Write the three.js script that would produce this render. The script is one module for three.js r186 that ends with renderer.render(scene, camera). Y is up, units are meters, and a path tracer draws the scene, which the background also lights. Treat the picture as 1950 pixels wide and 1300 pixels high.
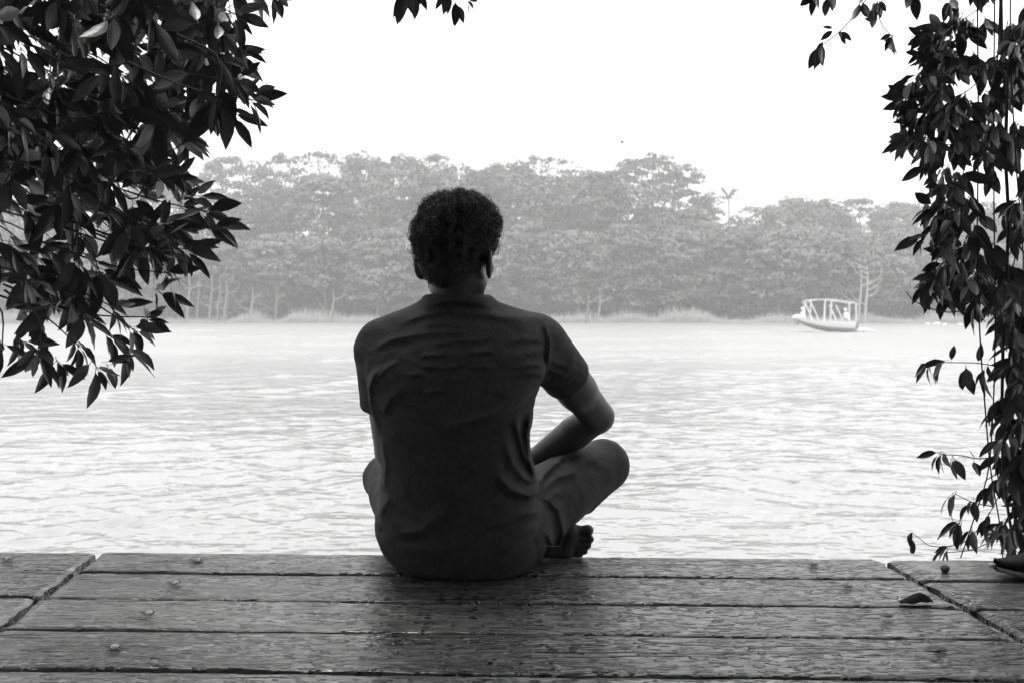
import * as THREE from 'three';
import { mergeGeometries } from 'three/addons/utils/BufferGeometryUtils.js';

// ---------------------------------------------------------------- camera, sky, sun, exposure
const scene = new THREE.Scene();
const FX = 1850, HX = 975, HY = 588, EYE = 0.6;               // focal length and horizon of the photograph, eye height over the deck
const camera = new THREE.PerspectiveCamera(2 * Math.atan(650 / FX) * 180 / Math.PI, 1.5, 0.05, 1500);
camera.position.set(0, EYE, 0);
camera.setViewOffset(1950, 1300, 0, 650 - HY, 1950, 1300);
camera.focus = 2.2;
camera.userData.fStop = 7;
const SKY = { low: 1.08, high: 2.7 };
const skyTex = (() => {
  const w = 256, h = 128, a = new Float32Array(w * h * 4);
  const n = (x, y, z) => Math.sin(x * 2.1 + 1.3 * Math.sin(y * 3.1 + z)) * Math.sin(z * 2.7 + 1.1 * Math.sin(x * 1.7 + y * 4));
  for (let j = 0; j < h; j++) for (let i = 0; i < w; i++) {
    const el = ((j + 0.5) / h - 0.5) * Math.PI, az = (i + 0.5) / w * 2 * Math.PI;
    const x = Math.cos(el) * Math.cos(az), y = Math.sin(el), z = Math.cos(el) * Math.sin(az);
    const c = 0.018 * n(x * 2, y * 5, z * 2) + 0.01 * n(x * 5 + 2, y * 11, z * 5);
    const v = el < 0 ? 0.5 : (SKY.low + (SKY.high - SKY.low) * Math.pow(y, 2.1)) * (1 + c);
    a.set([v, v, v, 1], (j * w + i) * 4);
  }
  const t = new THREE.DataTexture(a, w, h, THREE.RGBAFormat, THREE.FloatType);
  t.mapping = THREE.EquirectangularReflectionMapping; t.magFilter = THREE.LinearFilter; t.needsUpdate = true;
  return t;
})();
scene.background = skyTex; scene.environment = skyTex;
const sun = new THREE.DirectionalLight(0xfffdf8, 1.1);
sun.position.set(-22, 90, -48); sun.target.position.set(0, 0, -20);
sun.castShadow = true; sun.shadow.radius = 26; sun.shadow.mapSize.set(2048, 2048);
Object.assign(sun.shadow.camera, { left: -160, right: 160, top: 160, bottom: -160, near: 1, far: 400 });
scene.add(sun, sun.target);
const EXPOSURE = 1.55;
scene.fog = new THREE.FogExp2(0xffffff, 0.0021);

// ---------------------------------------------------------------- helpers
function rng(seed) { let s = seed | 0; return () => { s = (s + 0x6d2b79f5) | 0; let t = Math.imul(s ^ (s >>> 15), 1 | s); t = (t + Math.imul(t ^ (t >>> 7), 61 | t)) ^ t; return ((t ^ (t >>> 14)) >>> 0) / 4294967296; }; }
const V = (x, y, z) => new THREE.Vector3(x, y, z);
const at = (px, py, d) => V((px - HX) / FX * d, EYE - (py - HY) / FX * d, -d);   // the point seen at that pixel of the photograph, d metres away
const onDeck = (px, py) => { const d = EYE * FX / (py - HY); return V((px - HX) / FX * d, 0, -d); };
const clamp = (x, a, b) => x < a ? a : x > b ? b : x, mix = (a, b, t) => a + (b - a) * t;
const smooth = (a, b, x) => { const t = clamp((x - a) / (b - a), 0, 1); return t * t * (3 - 2 * t); };
function hash(i, j, k) { let h = Math.imul(i, 374761393) ^ Math.imul(j, 668265263) ^ Math.imul(k, 1274126177); h = Math.imul(h ^ (h >>> 13), 1274126177); return ((h ^ (h >>> 16)) >>> 0) / 4294967296 * 2 - 1; }
function n3(x, y, z) {                                          // value noise, -1..1
  const i = Math.floor(x), j = Math.floor(y), k = Math.floor(z); x -= i; y -= j; z -= k;
  x = x * x * (3 - 2 * x); y = y * y * (3 - 2 * y); z = z * z * (3 - 2 * z);
  const r = (b, c) => { const p = hash(i, b, c); return p + (hash(i + 1, b, c) - p) * x; };
  const s = (c) => { const p = r(j, c); return p + (r(j + 1, c) - p) * y; };
  const p = s(k); return p + (s(k + 1) - p) * z;
}
function pn(x, y, px, py, seed) {                               // the same in two dimensions, repeating after px, py cells
  const i = Math.floor(x), j = Math.floor(y); x -= i; y -= j; x = x * x * (3 - 2 * x); y = y * y * (3 - 2 * y);
  const w = (a, n) => ((a % n) + n) % n, i0 = w(i, px), i1 = w(i + 1, px), j0 = w(j, py), j1 = w(j + 1, py);
  const a = hash(i0, j0, seed), b = hash(i1, j0, seed), c = hash(i0, j1, seed), d = hash(i1, j1, seed);
  return (a + (b - a) * x) * (1 - y) + (c + (d - c) * x) * y;
}
const grey = (v) => new THREE.Color().setRGB(v, v, v);
const mat = (v, rough = 0.8, more = {}) => new THREE.MeshPhysicalMaterial({ color: grey(v), roughness: rough, side: THREE.DoubleSide, ...more });
const used = {};
function numbered(name) { const n = used[name] = (used[name] ?? -1) + 1; return n ? name + '_' + String(n).padStart(3, '0') : name; }
function tag(o, label, category, group, kind) { Object.assign(o.userData, { label, category }); if (group) o.userData.group = group; if (kind) o.userData.kind = kind; return o; }
function thing(name, label, category, p = V(0, 0, 0), group) { const g = new THREE.Group(); g.name = numbered(name); g.position.copy(p); scene.add(g); return tag(g, label, category, group); }
function part(name, geometry, material, parent, pos) {
  const m = new THREE.Mesh(geometry, material); m.name = name; m.castShadow = m.receiveShadow = true;
  if (pos) m.position.copy(pos); (parent ?? scene).add(m); return m;
}
function structure(name, geometry, material) { const m = part(name, geometry, material); m.userData.kind = 'structure'; return m; }
function dataTex(w, h, f, { srgb = false, float = false, repeat = [1, 1] } = {}) {
  const a = float ? new Float32Array(w * h * 4) : new Uint8Array(w * h * 4), enc = (v) => srgb ? (v <= 0.0031308 ? 12.92 * v : 1.055 * Math.pow(v, 1 / 2.4) - 0.055) : v;
  for (let j = 0; j < h; j++) for (let i = 0; i < w; i++) { const v = f(i, j), e = float ? v : clamp(Math.round(255 * enc(v)), 0, 255), q = (j * w + i) * 4; a[q] = a[q + 1] = a[q + 2] = e; a[q + 3] = float ? 1 : 255; }
  const t = new THREE.DataTexture(a, w, h, THREE.RGBAFormat, float ? THREE.FloatType : THREE.UnsignedByteType);
  t.wrapS = t.wrapT = THREE.RepeatWrapping; t.magFilter = t.minFilter = THREE.LinearFilter; t.repeat.set(...repeat);
  if (srgb) t.colorSpace = THREE.SRGBColorSpace; t.needsUpdate = true; return t;
}
class Tri {                                                     // collects triangles into one geometry
  constructor() { this.p = []; this.i = []; this.u = []; this.c = []; }
  v(x, y, z, u = 0, w = 0) { this.p.push(x, y, z); this.u.push(u, w); return this.p.length / 3 - 1; }
  f(a, b, c) { this.i.push(a, b, c); }
  q(a, b, c, d) { this.i.push(a, b, c, a, c, d); }
  tube(pts, radii, sides = 6) {                                  // tapered tube along points
    const T = V(), N = V(), B = V(), q = V(); let prev = null, len = 0;
    pts.forEach((p, k) => {
      T.subVectors(pts[Math.min(k + 1, pts.length - 1)], pts[Math.max(k - 1, 0)]).normalize();
      if (!k) N.set(Math.abs(T.y) > 0.9 ? 1 : 0, Math.abs(T.y) > 0.9 ? 0 : 1, 0);
      N.addScaledVector(T, -N.dot(T)).normalize(); B.crossVectors(T, N);
      if (k) len += p.distanceTo(pts[k - 1]);
      const r = Array.isArray(radii) ? radii[k] : radii, row = [];
      for (let s = 0; s < sides; s++) { const a = s / sides * 2 * Math.PI; q.copy(p).addScaledVector(N, Math.cos(a) * r).addScaledVector(B, Math.sin(a) * r); row.push(this.v(q.x, q.y, q.z, s / sides, len)); }
      if (prev) for (let s = 0; s < sides; s++) { const t = (s + 1) % sides; this.q(prev[s], prev[t], row[t], row[s]); }
      else { for (let s = 1; s < sides - 1; s++) this.f(row[0], row[s + 1], row[s]); }
      prev = row;
    });
    for (let s = 1; s < sides - 1; s++) this.f(prev[0], prev[s], prev[s + 1]);
    return this;
  }
  geo(smoothNormals = true) {
    let g = new THREE.BufferGeometry();
    g.setAttribute('position', new THREE.BufferAttribute(new Float32Array(this.p), 3)); g.setAttribute('uv', new THREE.BufferAttribute(new Float32Array(this.u), 2)); g.setIndex(this.i);
    if (this.c.length) { const a = new Float32Array(this.p.length).fill(1); this.c.forEach((v, k) => { a[3 * k] = a[3 * k + 1] = a[3 * k + 2] = v; }); g.setAttribute('color', new THREE.BufferAttribute(a, 3)); }
    if (!smoothNormals) g = g.toNonIndexed();
    g.computeVertexNormals(); return g;
  }
}
function curvePts(pts, n) { const c = new THREE.CatmullRomCurve3(pts, false, 'centripetal'); return c.getPoints(n); }
const taper = (n, a, b, pow = 1) => Array.from({ length: n + 1 }, (_, k) => mix(a, b, Math.pow(k / n, pow)));

// surface of a distance field, built only near the surface
function isoMesh(sdf, lo, hi, h, uvScale = 0) {
  const nx = Math.ceil((hi[0] - lo[0]) / h) + 2, ny = Math.ceil((hi[1] - lo[1]) / h) + 2, nz = Math.ceil((hi[2] - lo[2]) / h) + 2, B = 8;
  const val = new Float32Array(nx * ny * nz).fill(NaN), id = (i, j, k) => (k * ny + j) * nx + i, act = [];
  const rad = B * h * 0.87 * 1.35 + h;
  for (let k = 0; k < nz - 1; k += B) for (let j = 0; j < ny - 1; j += B) for (let i = 0; i < nx - 1; i += B) {
    const v = sdf(lo[0] + (i + B / 2) * h, lo[1] + (j + B / 2) * h, lo[2] + (k + B / 2) * h);
    if (Math.abs(v) < rad) act.push([i, j, k]);
  }
  for (const [i0, j0, k0] of act) for (let k = k0; k <= Math.min(k0 + B, nz - 1); k++) for (let j = j0; j <= Math.min(j0 + B, ny - 1); j++) for (let i = i0; i <= Math.min(i0 + B, nx - 1); i++) {
    const q = id(i, j, k); if (val[q] !== val[q]) val[q] = sdf(lo[0] + i * h, lo[1] + j * h, lo[2] + k * h);
  }
  const cell = new Int32Array(nx * ny * nz).fill(-1), P = [], C = [];
  const co = [[0, 0, 0], [1, 0, 0], [0, 1, 0], [1, 1, 0], [0, 0, 1], [1, 0, 1], [0, 1, 1], [1, 1, 1]], ed = [[0, 1], [2, 3], [4, 5], [6, 7], [0, 2], [1, 3], [4, 6], [5, 7], [0, 4], [1, 5], [2, 6], [3, 7]];
  const c8 = new Float32Array(8);
  for (const [i0, j0, k0] of act) for (let k = k0; k < Math.min(k0 + B, nz - 1); k++) for (let j = j0; j < Math.min(j0 + B, ny - 1); j++) for (let i = i0; i < Math.min(i0 + B, nx - 1); i++) {
    let m = 0; for (let c = 0; c < 8; c++) { c8[c] = val[id(i + co[c][0], j + co[c][1], k + co[c][2])]; if (c8[c] < 0) m++; }
    if (!m || m === 8) continue;
    let x = 0, y = 0, z = 0, n = 0;
    for (const [a, b] of ed) if ((c8[a] < 0) !== (c8[b] < 0)) { const t = c8[a] / (c8[a] - c8[b]); x += mix(co[a][0], co[b][0], t); y += mix(co[a][1], co[b][1], t); z += mix(co[a][2], co[b][2], t); n++; }
    cell[id(i, j, k)] = P.length / 3; P.push(lo[0] + (i + x / n) * h, lo[1] + (j + y / n) * h, lo[2] + (k + z / n) * h); C.push(i, j, k);
  }
  const I = [], quad = (a, b, c, d, flip) => { if (a < 0 || b < 0 || c < 0 || d < 0) return; if (flip) I.push(a, c, b, a, d, c); else I.push(a, b, c, a, c, d); };
  for (let n = 0; n < C.length; n += 3) {
    const i = C[n], j = C[n + 1], k = C[n + 2], v0 = val[id(i, j, k)] < 0;
    if (i + 1 < nx && j && k && v0 !== (val[id(i + 1, j, k)] < 0)) quad(cell[id(i, j - 1, k - 1)], cell[id(i, j, k - 1)], cell[id(i, j, k)], cell[id(i, j - 1, k)], !v0);
    if (j + 1 < ny && i && k && v0 !== (val[id(i, j + 1, k)] < 0)) quad(cell[id(i - 1, j, k - 1)], cell[id(i - 1, j, k)], cell[id(i, j, k)], cell[id(i, j, k - 1)], !v0);
    if (k + 1 < nz && i && j && v0 !== (val[id(i, j, k + 1)] < 0)) quad(cell[id(i - 1, j - 1, k)], cell[id(i, j - 1, k)], cell[id(i, j, k)], cell[id(i - 1, j, k)], !v0);
  }
  const N = new Float32Array(P.length), e = h * 0.5;
  for (let n = 0; n < P.length; n += 3) {
    for (let pass = 0; pass < 2; pass++) {
      const x = P[n], y = P[n + 1], z = P[n + 2];
      let gx = sdf(x + e, y, z) - sdf(x - e, y, z), gy = sdf(x, y + e, z) - sdf(x, y - e, z), gz = sdf(x, y, z + e) - sdf(x, y, z - e); const l = Math.hypot(gx, gy, gz) || 1;
      gx /= l; gy /= l; gz /= l; N[n] = gx; N[n + 1] = gy; N[n + 2] = gz;
      if (pass) break;
      const s = clamp(sdf(x, y, z) / (l / (2 * e)), -h * 0.5, h * 0.5); P[n] -= gx * s; P[n + 1] -= gy * s; P[n + 2] -= gz * s;
    }
  }
  const g = new THREE.BufferGeometry();
  g.setAttribute('position', new THREE.BufferAttribute(new Float32Array(P), 3)); g.setAttribute('normal', new THREE.BufferAttribute(N, 3)); g.setIndex(I);
  const U = new Float32Array(P.length / 3 * 2), cx = (lo[0] + hi[0]) / 2, cz = (lo[2] + hi[2]) / 2;
  for (let n = 0; n < U.length / 2; n++) { U[2 * n] = Math.atan2(P[3 * n] - cx, P[3 * n + 2] - cz) * 0.2; U[2 * n + 1] = P[3 * n + 1]; }
  g.setAttribute('uv', new THREE.BufferAttribute(U, 2));
  return g;
}
const smin = (a, b, k) => { const h = Math.max(k - Math.abs(a - b), 0) / k; return Math.min(a, b) - h * h * k * 0.25; };
const smax = (a, b, k) => -smin(-a, -b, k);
function cap(x, y, z, a, b, ra, rb) {                            // tapered capsule between two points
  const bx = b.x - a.x, by = b.y - a.y, bz = b.z - a.z, px = x - a.x, py = y - a.y, pz = z - a.z;
  const t = clamp((px * bx + py * by + pz * bz) / (bx * bx + by * by + bz * bz), 0, 1);
  return Math.hypot(px - bx * t, py - by * t, pz - bz * t) - (ra + (rb - ra) * t);
}
const ell = (x, y, z, rx, ry, rz) => { const k0 = Math.hypot(x / rx, y / ry, z / rz), k1 = Math.hypot(x / rx / rx, y / ry / ry, z / rz / rz); return k1 > 1e-9 ? k0 * (k0 - 1) / k1 : -Math.min(rx, ry, rz); };
function spline(xs, ys) { return (x) => { if (x <= xs[0]) return ys[0]; const n = xs.length; if (x >= xs[n - 1]) return ys[n - 1]; let i = 0; while (x > xs[i + 1]) i++; const t = (x - xs[i]) / (xs[i + 1] - xs[i]); const m = (k) => k <= 0 || k >= n - 1 ? 0 : (ys[k + 1] - ys[k - 1]) / (xs[k + 1] - xs[k - 1]); const w = xs[i + 1] - xs[i], t2 = t * t, t3 = t2 * t; return (2 * t3 - 3 * t2 + 1) * ys[i] + (t3 - 2 * t2 + t) * w * m(i) + (-2 * t3 + 3 * t2) * ys[i + 1] + (t3 - t2) * w * m(i + 1); }; }

// ---------------------------------------------------------------- water, far bank, near bank
const WATER = -1.4;
{
  const rows = [], N = 660, cols = [];
  for (let i = 0; i < 12; i++) rows.push(-40 + i * 3.7);
  for (let i = 0; i <= N; i++) rows.push(5 * Math.pow(150 / 5, i / N));
  rows.push(170, 200);
  const M = 380; for (let i = 0; i <= M; i++) cols.push(i / M * 2 - 1);
  const r = rng(5), W = [];
  for (let i = 0; i < 34; i++) { const l = 0.17 * Math.pow(18, i / 33), a = Math.PI / 2 + (r() - 0.5) * 2.3; W.push({ k: 2 * Math.PI / l, cx: Math.cos(a), cz: Math.sin(a), ph: r() * 6.28, am: 0.0027 * Math.pow(l, 0.45) * (0.6 + 0.8 * r()), l }); }
  const height = (x, z, d) => {
    const wx = x + 0.5 * n3(x * 0.5, z * 0.5, 3), wz = z + 0.5 * n3(x * 0.5 + 9, z * 0.5, 7);
    let h = 0; const patch = 0.3 + 1.0 * smooth(-0.5, 0.6, n3(x * 0.16, z * 0.26, 11) + 0.4 * n3(x * 0.6, z * 0.9, 4)); const rough = 2.6 * Math.exp(-Math.pow((x + 3.95 + 0.6 * n3(z * 2, 0, 3)) / 0.6, 2) - Math.pow((d - 8.9) / 0.7, 2));
    for (const w of W) { const f = smooth(0.009, 0.026, w.l / Math.max(d, 4)); if (f > 0) { const s = Math.sin(w.k * (w.cx * wx + w.cz * wz) + w.ph); h += f * w.am * (w.l > 0.7 ? 1 + 2.6 * smooth(14, 60, d) : 1) * (patch + (w.l > 0.28 && w.l < 0.8 ? rough : 0)) * (2.1 * Math.exp(1.3 * (s - 1)) - 0.8); } }
    return h;
  };
  const t = new Tri(); let prev = null;
  rows.forEach((d) => {
    const row = cols.map((c) => {
      const a = Math.abs(c), x = Math.sign(c) * (a < 0.94 ? a * (0.7 * Math.max(d, 0) + 5) : mix(0.94 * (0.7 * Math.max(d, 0) + 5), 240, (a - 0.94) / 0.06));
      const y = d > 4.9 && d < 149 && a < 0.94 ? height(x, -d, d) : 0;
      return t.v(x, WATER + y, -d, x / 5, d / 5);
    });
    if (prev) for (let i = 0; i < M; i++) t.q(prev[i], prev[i + 1], row[i + 1], row[i]);
    prev = row;
  });
  const bump = dataTex(1024, 1024, (i, j) => { let h = 0; const x = i / 1024, y = j / 1024; for (const [f, g, a, s] of [[8, 14, 1, 1], [17, 30, 0.6, 2], [36, 66, 0.35, 3], [80, 130, 0.16, 4]]) h += a * pn(x * f + 0.15 * pn(x * 6, y * 6, 6, 6, 9), y * g, f, g, s); return 0.5 + 0.25 * h; }, { float: true });
  const wg = t.geo(), wp = wg.attributes.position, u1 = new Float32Array(wp.count * 2);
  for (let k = 0; k < wp.count; k++) { u1[2 * k] = 0.5; u1[2 * k + 1] = clamp(-wp.getZ(k) / 200, 0.003, 0.997); }
  wg.setAttribute('uv1', new THREE.BufferAttribute(u1, 2));        // the breeze ruffles the open lake more than the lee of the deck
  const ruffle = dataTex(4, 256, (i, j) => 0.1 + 0.25 * smooth(8, 60, (j + 0.5) / 256 * 200)); ruffle.channel = 1;
  structure('water', wg, mat(0.21, 1, { roughnessMap: ruffle, ior: 1.5, bumpMap: bump, bumpScale: 0.05 }));
}
const shoreAt = (x) => 137 + 2.5 * Math.sin(x * 0.05 + 1) + 1.5 * Math.sin(x * 0.13) - 0.00012 * x * x;
const bankHeight = (x, d) => { const s = d - shoreAt(x); return s < 0 ? WATER - 0.25 + Math.max(s, -6) * 0.1 : WATER - 0.25 + 0.55 * smooth(0, 5, s) + 8.5 * smooth(8, 52, s) + 0.3 * n3(x * 0.2, 0, d * 0.2); };
{
  const t = new Tri(); let prev = null;
  for (let d = 126; d <= 216; d += d < 160 ? 2 : 8) { const row = []; for (let i = 0; i <= 120; i++) { const x = (i - 60) * 4; row.push(t.v(x, bankHeight(x, d), -d, x / 6, d / 6)); } if (prev) for (let i = 0; i < 120; i++) t.q(prev[i], prev[i + 1], row[i + 1], row[i]); prev = row; }
  structure('far_bank_ground', t.geo(), mat(0.07, 0.95));
}
{
  const t = new Tri(); let prev = null;                          // the near bank that carries the deck's inner end, rising behind the camera
  for (let k = 0; k <= 24; k++) { const z = -0.2 + k * 0.9, row = []; for (let i = 0; i <= 40; i++) { const x = (i - 20) * 1.5, y = -1.7 + 1.55 * smooth(-0.2, 0.9, z) + 2.2 * smooth(3, 9, z) + 0.06 * n3(x * 1.3, 0, z * 1.3); row.push(t.v(x, y, z, x, z)); } if (prev) for (let i = 0; i < 40; i++) t.q(prev[i], row[i], row[i + 1], prev[i + 1]); prev = row; }
  structure('near_bank_ground', t.geo(), mat(0.035, 0.95));
}

// ---------------------------------------------------------------- wooden deck
{
  const TW = 2048, TH = 1024;                                     // 2.0 x 1.0 m of weathered board
  const fld = (i, j) => {
    const u = i / TW, v = j / TH, wob = 0.006 * pn(u * 10, v * 8, 10, 8, 21) + 0.003 * pn(u * 26, v * 20, 26, 20, 22), w = v + wob;
    const fib = 0.5 * pn(u * 10, w * 70, 10, 70, 1) + 0.6 * pn(u * 30, w * 170, 30, 170, 2) + 0.5 * pn(u * 80, w * 330, 80, 330, 3);
    const right = smooth(0.12, 0.6, u) * (1 - smooth(0.97, 1, u));
    const pit = smooth(0.25 - 0.12 * right, 0.6, pn(u * 110, w * 165, 110, 165, 4) * 0.75 + pn(u * 230, w * 330, 230, 330, 5) * 0.5);
    const crack = smooth(0.055, 0.0, Math.abs(pn(u * 4, w * 30, 4, 30, 7))) * smooth(0.05, 0.4, pn(u * 7, w * 12, 7, 12, 8));
    return { fib, pit: pit * (0.35 + 0.65 * right), crack, blot: pn(u * 5, v * 9, 5, 9, 9), right };
  };
  const cache = []; for (let j = 0; j < TH; j++) for (let i = 0; i < TW; i++) { const f = fld(i, j); cache.push(0.5 + 0.19 * f.fib - 0.5 * f.pit - 0.5 * f.crack); }
  const bump = dataTex(TW, TH, (i, j) => cache[j * TW + i], { float: true });
  const color = dataTex(TW, TH, (i, j) => { const h = cache[j * TW + i] - 0.5, b = 0.5 + 0.5 * pn(i / TW * 7, j / TH * 11, 7, 11, 31); return clamp(0.075 + 0.035 * b + 0.24 * h, 0.008, 0.4); }, { srgb: true });
  const rough = dataTex(512, 256, (i, j) => 0.24 + 0.15 * pn(i / 512 * 20, j / 256 * 30, 20, 30, 41) + 0.1 * pn(i / 512 * 60, j / 256 * 90, 60, 90, 42));
  const woods = [1, 0.8, 1.15, 0.68].map((m) => mat(1, 1, { color: grey(m), map: color, bumpMap: bump, bumpScale: 0.0075, roughnessMap: rough, ior: 1.5 }));
  const deck = thing('wooden_deck', 'weathered wooden deck of long grey planks at the water edge', 'deck', V(0, 0, 0));
  deck.userData.kind = 'structure'; delete deck.userData.category;
  // board edges as distances from the camera, at x = 0, turning a little towards the right
  const edges = [2.367, 2.19, 1.989, 1.797, 1.598, 1.4, 1.2, 1.0, 0.8, 0.6, 0.4, 0.2, 0.0, -0.2, -0.4, -0.6, -0.8], tilt = -0.033;
  const gapL = (d) => -1.018 + (2.4 - d) * 0.083, gapR = (d) => 0.887 + (2.327 - d) * 0.083;
  function plank(k, xa, xb, which, r) {
    const shift = which === 2 ? -0.014 : which === 0 ? 0.004 : 0, g = 0.0035 + 0.0025 * r();
    const dA = edges[k] + shift, dB = edges[k + 1] + shift, prof = [[0, -0.05], [0, -0.012], [0.012, -0.003], [0.035, 0]];
    for (let i = 1; i < 9; i++) prof.push([i / 9, 0]);
    prof.push([0.965, 0], [0.988, -0.003], [1, -0.012], [1, -0.05]);
    const t = new Tri(), seed = k * 7 + which * 131, span = xb(dA) - xa(dA), n = Math.ceil(span / 0.019), yoff = (r() - 0.5) * 0.004; let prev = null, first;
    for (let s = 0; s <= n; s++) {
      const f = s / n, row = prof.map(([q, y]) => {
        let d = mix(dA - g, dB + g, q); let x = mix(xa(d), xb(d), f); d += tilt * x;
        const edge = q < 0.5 ? 1 : -1, e = Math.pow(Math.abs(2 * q - 1), 6);
        const chip = Math.max(0, n3(x * 9, seed + (edge > 0 ? 3 : 8), 1.5) - 0.45) * 0.018 + 0.0025 * n3(x * 22, seed, edge * 4) + 0.002 * n3(x * 70, seed, edge * 9);
        d -= edge * e * Math.max(chip, -0.003);
        const endf = Math.min(f, 1 - f) * span; x += (f < 0.5 ? 1 : -1) * smooth(0.012, 0, endf) * (0.003 + 0.004 * n3(d * 40, seed, 2));
        y += yoff + 0.0022 * n3(x * 1.7, seed, q * 1.5) + 0.0008 * n3(x * 18, seed, q * 9) - (y > -0.02 ? 0.004 * smooth(0.006, 0, endf) : 0);
        return t.v(x, y, -d, (x + 1.02) / 2, -d * 1.0 + k * 0.137 + which * 0.31);
      });
      if (prev) for (let i = 0; i < prof.length - 1; i++) t.q(prev[i], row[i], row[i + 1], prev[i + 1]);
      first ??= row; prev = row;
    }
    for (const [row, f] of [[first, 0], [prev, 1]]) for (let i = 1; i < prof.length - 1; i++) f ? t.f(row[0], row[i], row[i + 1]) : t.f(row[0], row[i + 1], row[i]);
    return part('plank', t.geo(), woods[(k * 3 + which * 2) % 4], deck);
  }
  const r = rng(77), boards = {};
  for (let k = 0; k < edges.length - 1; k++) for (const w of [0, 1, 2]) {
    if (k > 5 && w !== 1) { boards[[k, w]] = plank(k, w ? (d) => gapR(d) + 0.004 : () => -3.0, w ? () => 3.0 : (d) => gapL(d) - 0.004, w, r); continue; }
    boards[[k, w]] = w === 1 ? plank(k, (d) => gapL(d) + 0.004, (d) => gapR(d) - 0.004, 1, r) : plank(k, w ? (d) => gapR(d) + 0.004 : () => -3.0, w ? () => 3.0 : (d) => gapL(d) - (k === 0 ? 0.011 : 0.004), w, r);
  }
  const beam = mat(0.045, 0.9);
  for (const x of [-1.55, -0.55, 0.1, 0.62, 1.5]) part('joist', new THREE.BoxGeometry(0.09, 0.14, 3.1).translate(x, -0.122, -0.78), beam, deck);
  for (const z of [-2.1, -0.6]) part('bearer', new THREE.BoxGeometry(6, 0.16, 0.1).translate(0, -0.274, z), beam, deck);
  for (const x of [-2.4, -0.8, 0.8, 2.4]) part('post', new THREE.CylinderGeometry(0.09, 0.1, 2.2, 14).translate(x, -1.455, -2.1), beam, deck);
  const bolt = new THREE.LatheGeometry([[0.0001, 0.007], [0.004, 0.0066], [0.0075, 0.0045], [0.0095, 0.0015], [0.0125, 0.0008], [0.013, -0.002]].map((p) => new THREE.Vector2(p[0] * 0.8, p[1] * 0.75)), 14);
  const steel = mat(0.26, 0.35, { metalness: 0.6 }), rust = mat(0.07, 0.8), stainT = (() => { const g = new THREE.CircleGeometry(0.019, 40).rotateX(-Math.PI / 2), p = g.attributes.position; for (let k = 1; k < p.count; k++) { const a = Math.atan2(p.getZ(k), p.getX(k)), s = 0.75 + 0.35 * n3(Math.cos(a) * 2.5, Math.sin(a) * 2.5, 3) + 0.25 * n3(Math.cos(a) * 7, Math.sin(a) * 7, 8); p.setXYZ(k, p.getX(k) * s * 1.15, 0, p.getZ(k) * s * 0.75); } return g; })();
  for (const [px, py, k, w, old] of [[375, 1069, 0, 1], [333, 1112, 1, 1], [283, 1170, 2, 1], [218, 1235, 3, 1], [15, 1066, 0, 0], [1550, 1077, 0, 1, 1], [1615, 1119, 1, 1, 1], [1692, 1175, 2, 1, 1], [1792, 1239, 3, 1, 1]]) {
    const p = onDeck(px, py); p.y = 0.003;
    const b = part('bolt', old ? bolt.clone().scale(0.9, 0.5, 0.9) : bolt, old ? rust : steel, boards[[k, w]], p);
    part('rust_stain', stainT, mat(0.05, 0.8), boards[[k, w]], V(p.x, 0.0045, p.z));
  }
}

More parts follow.
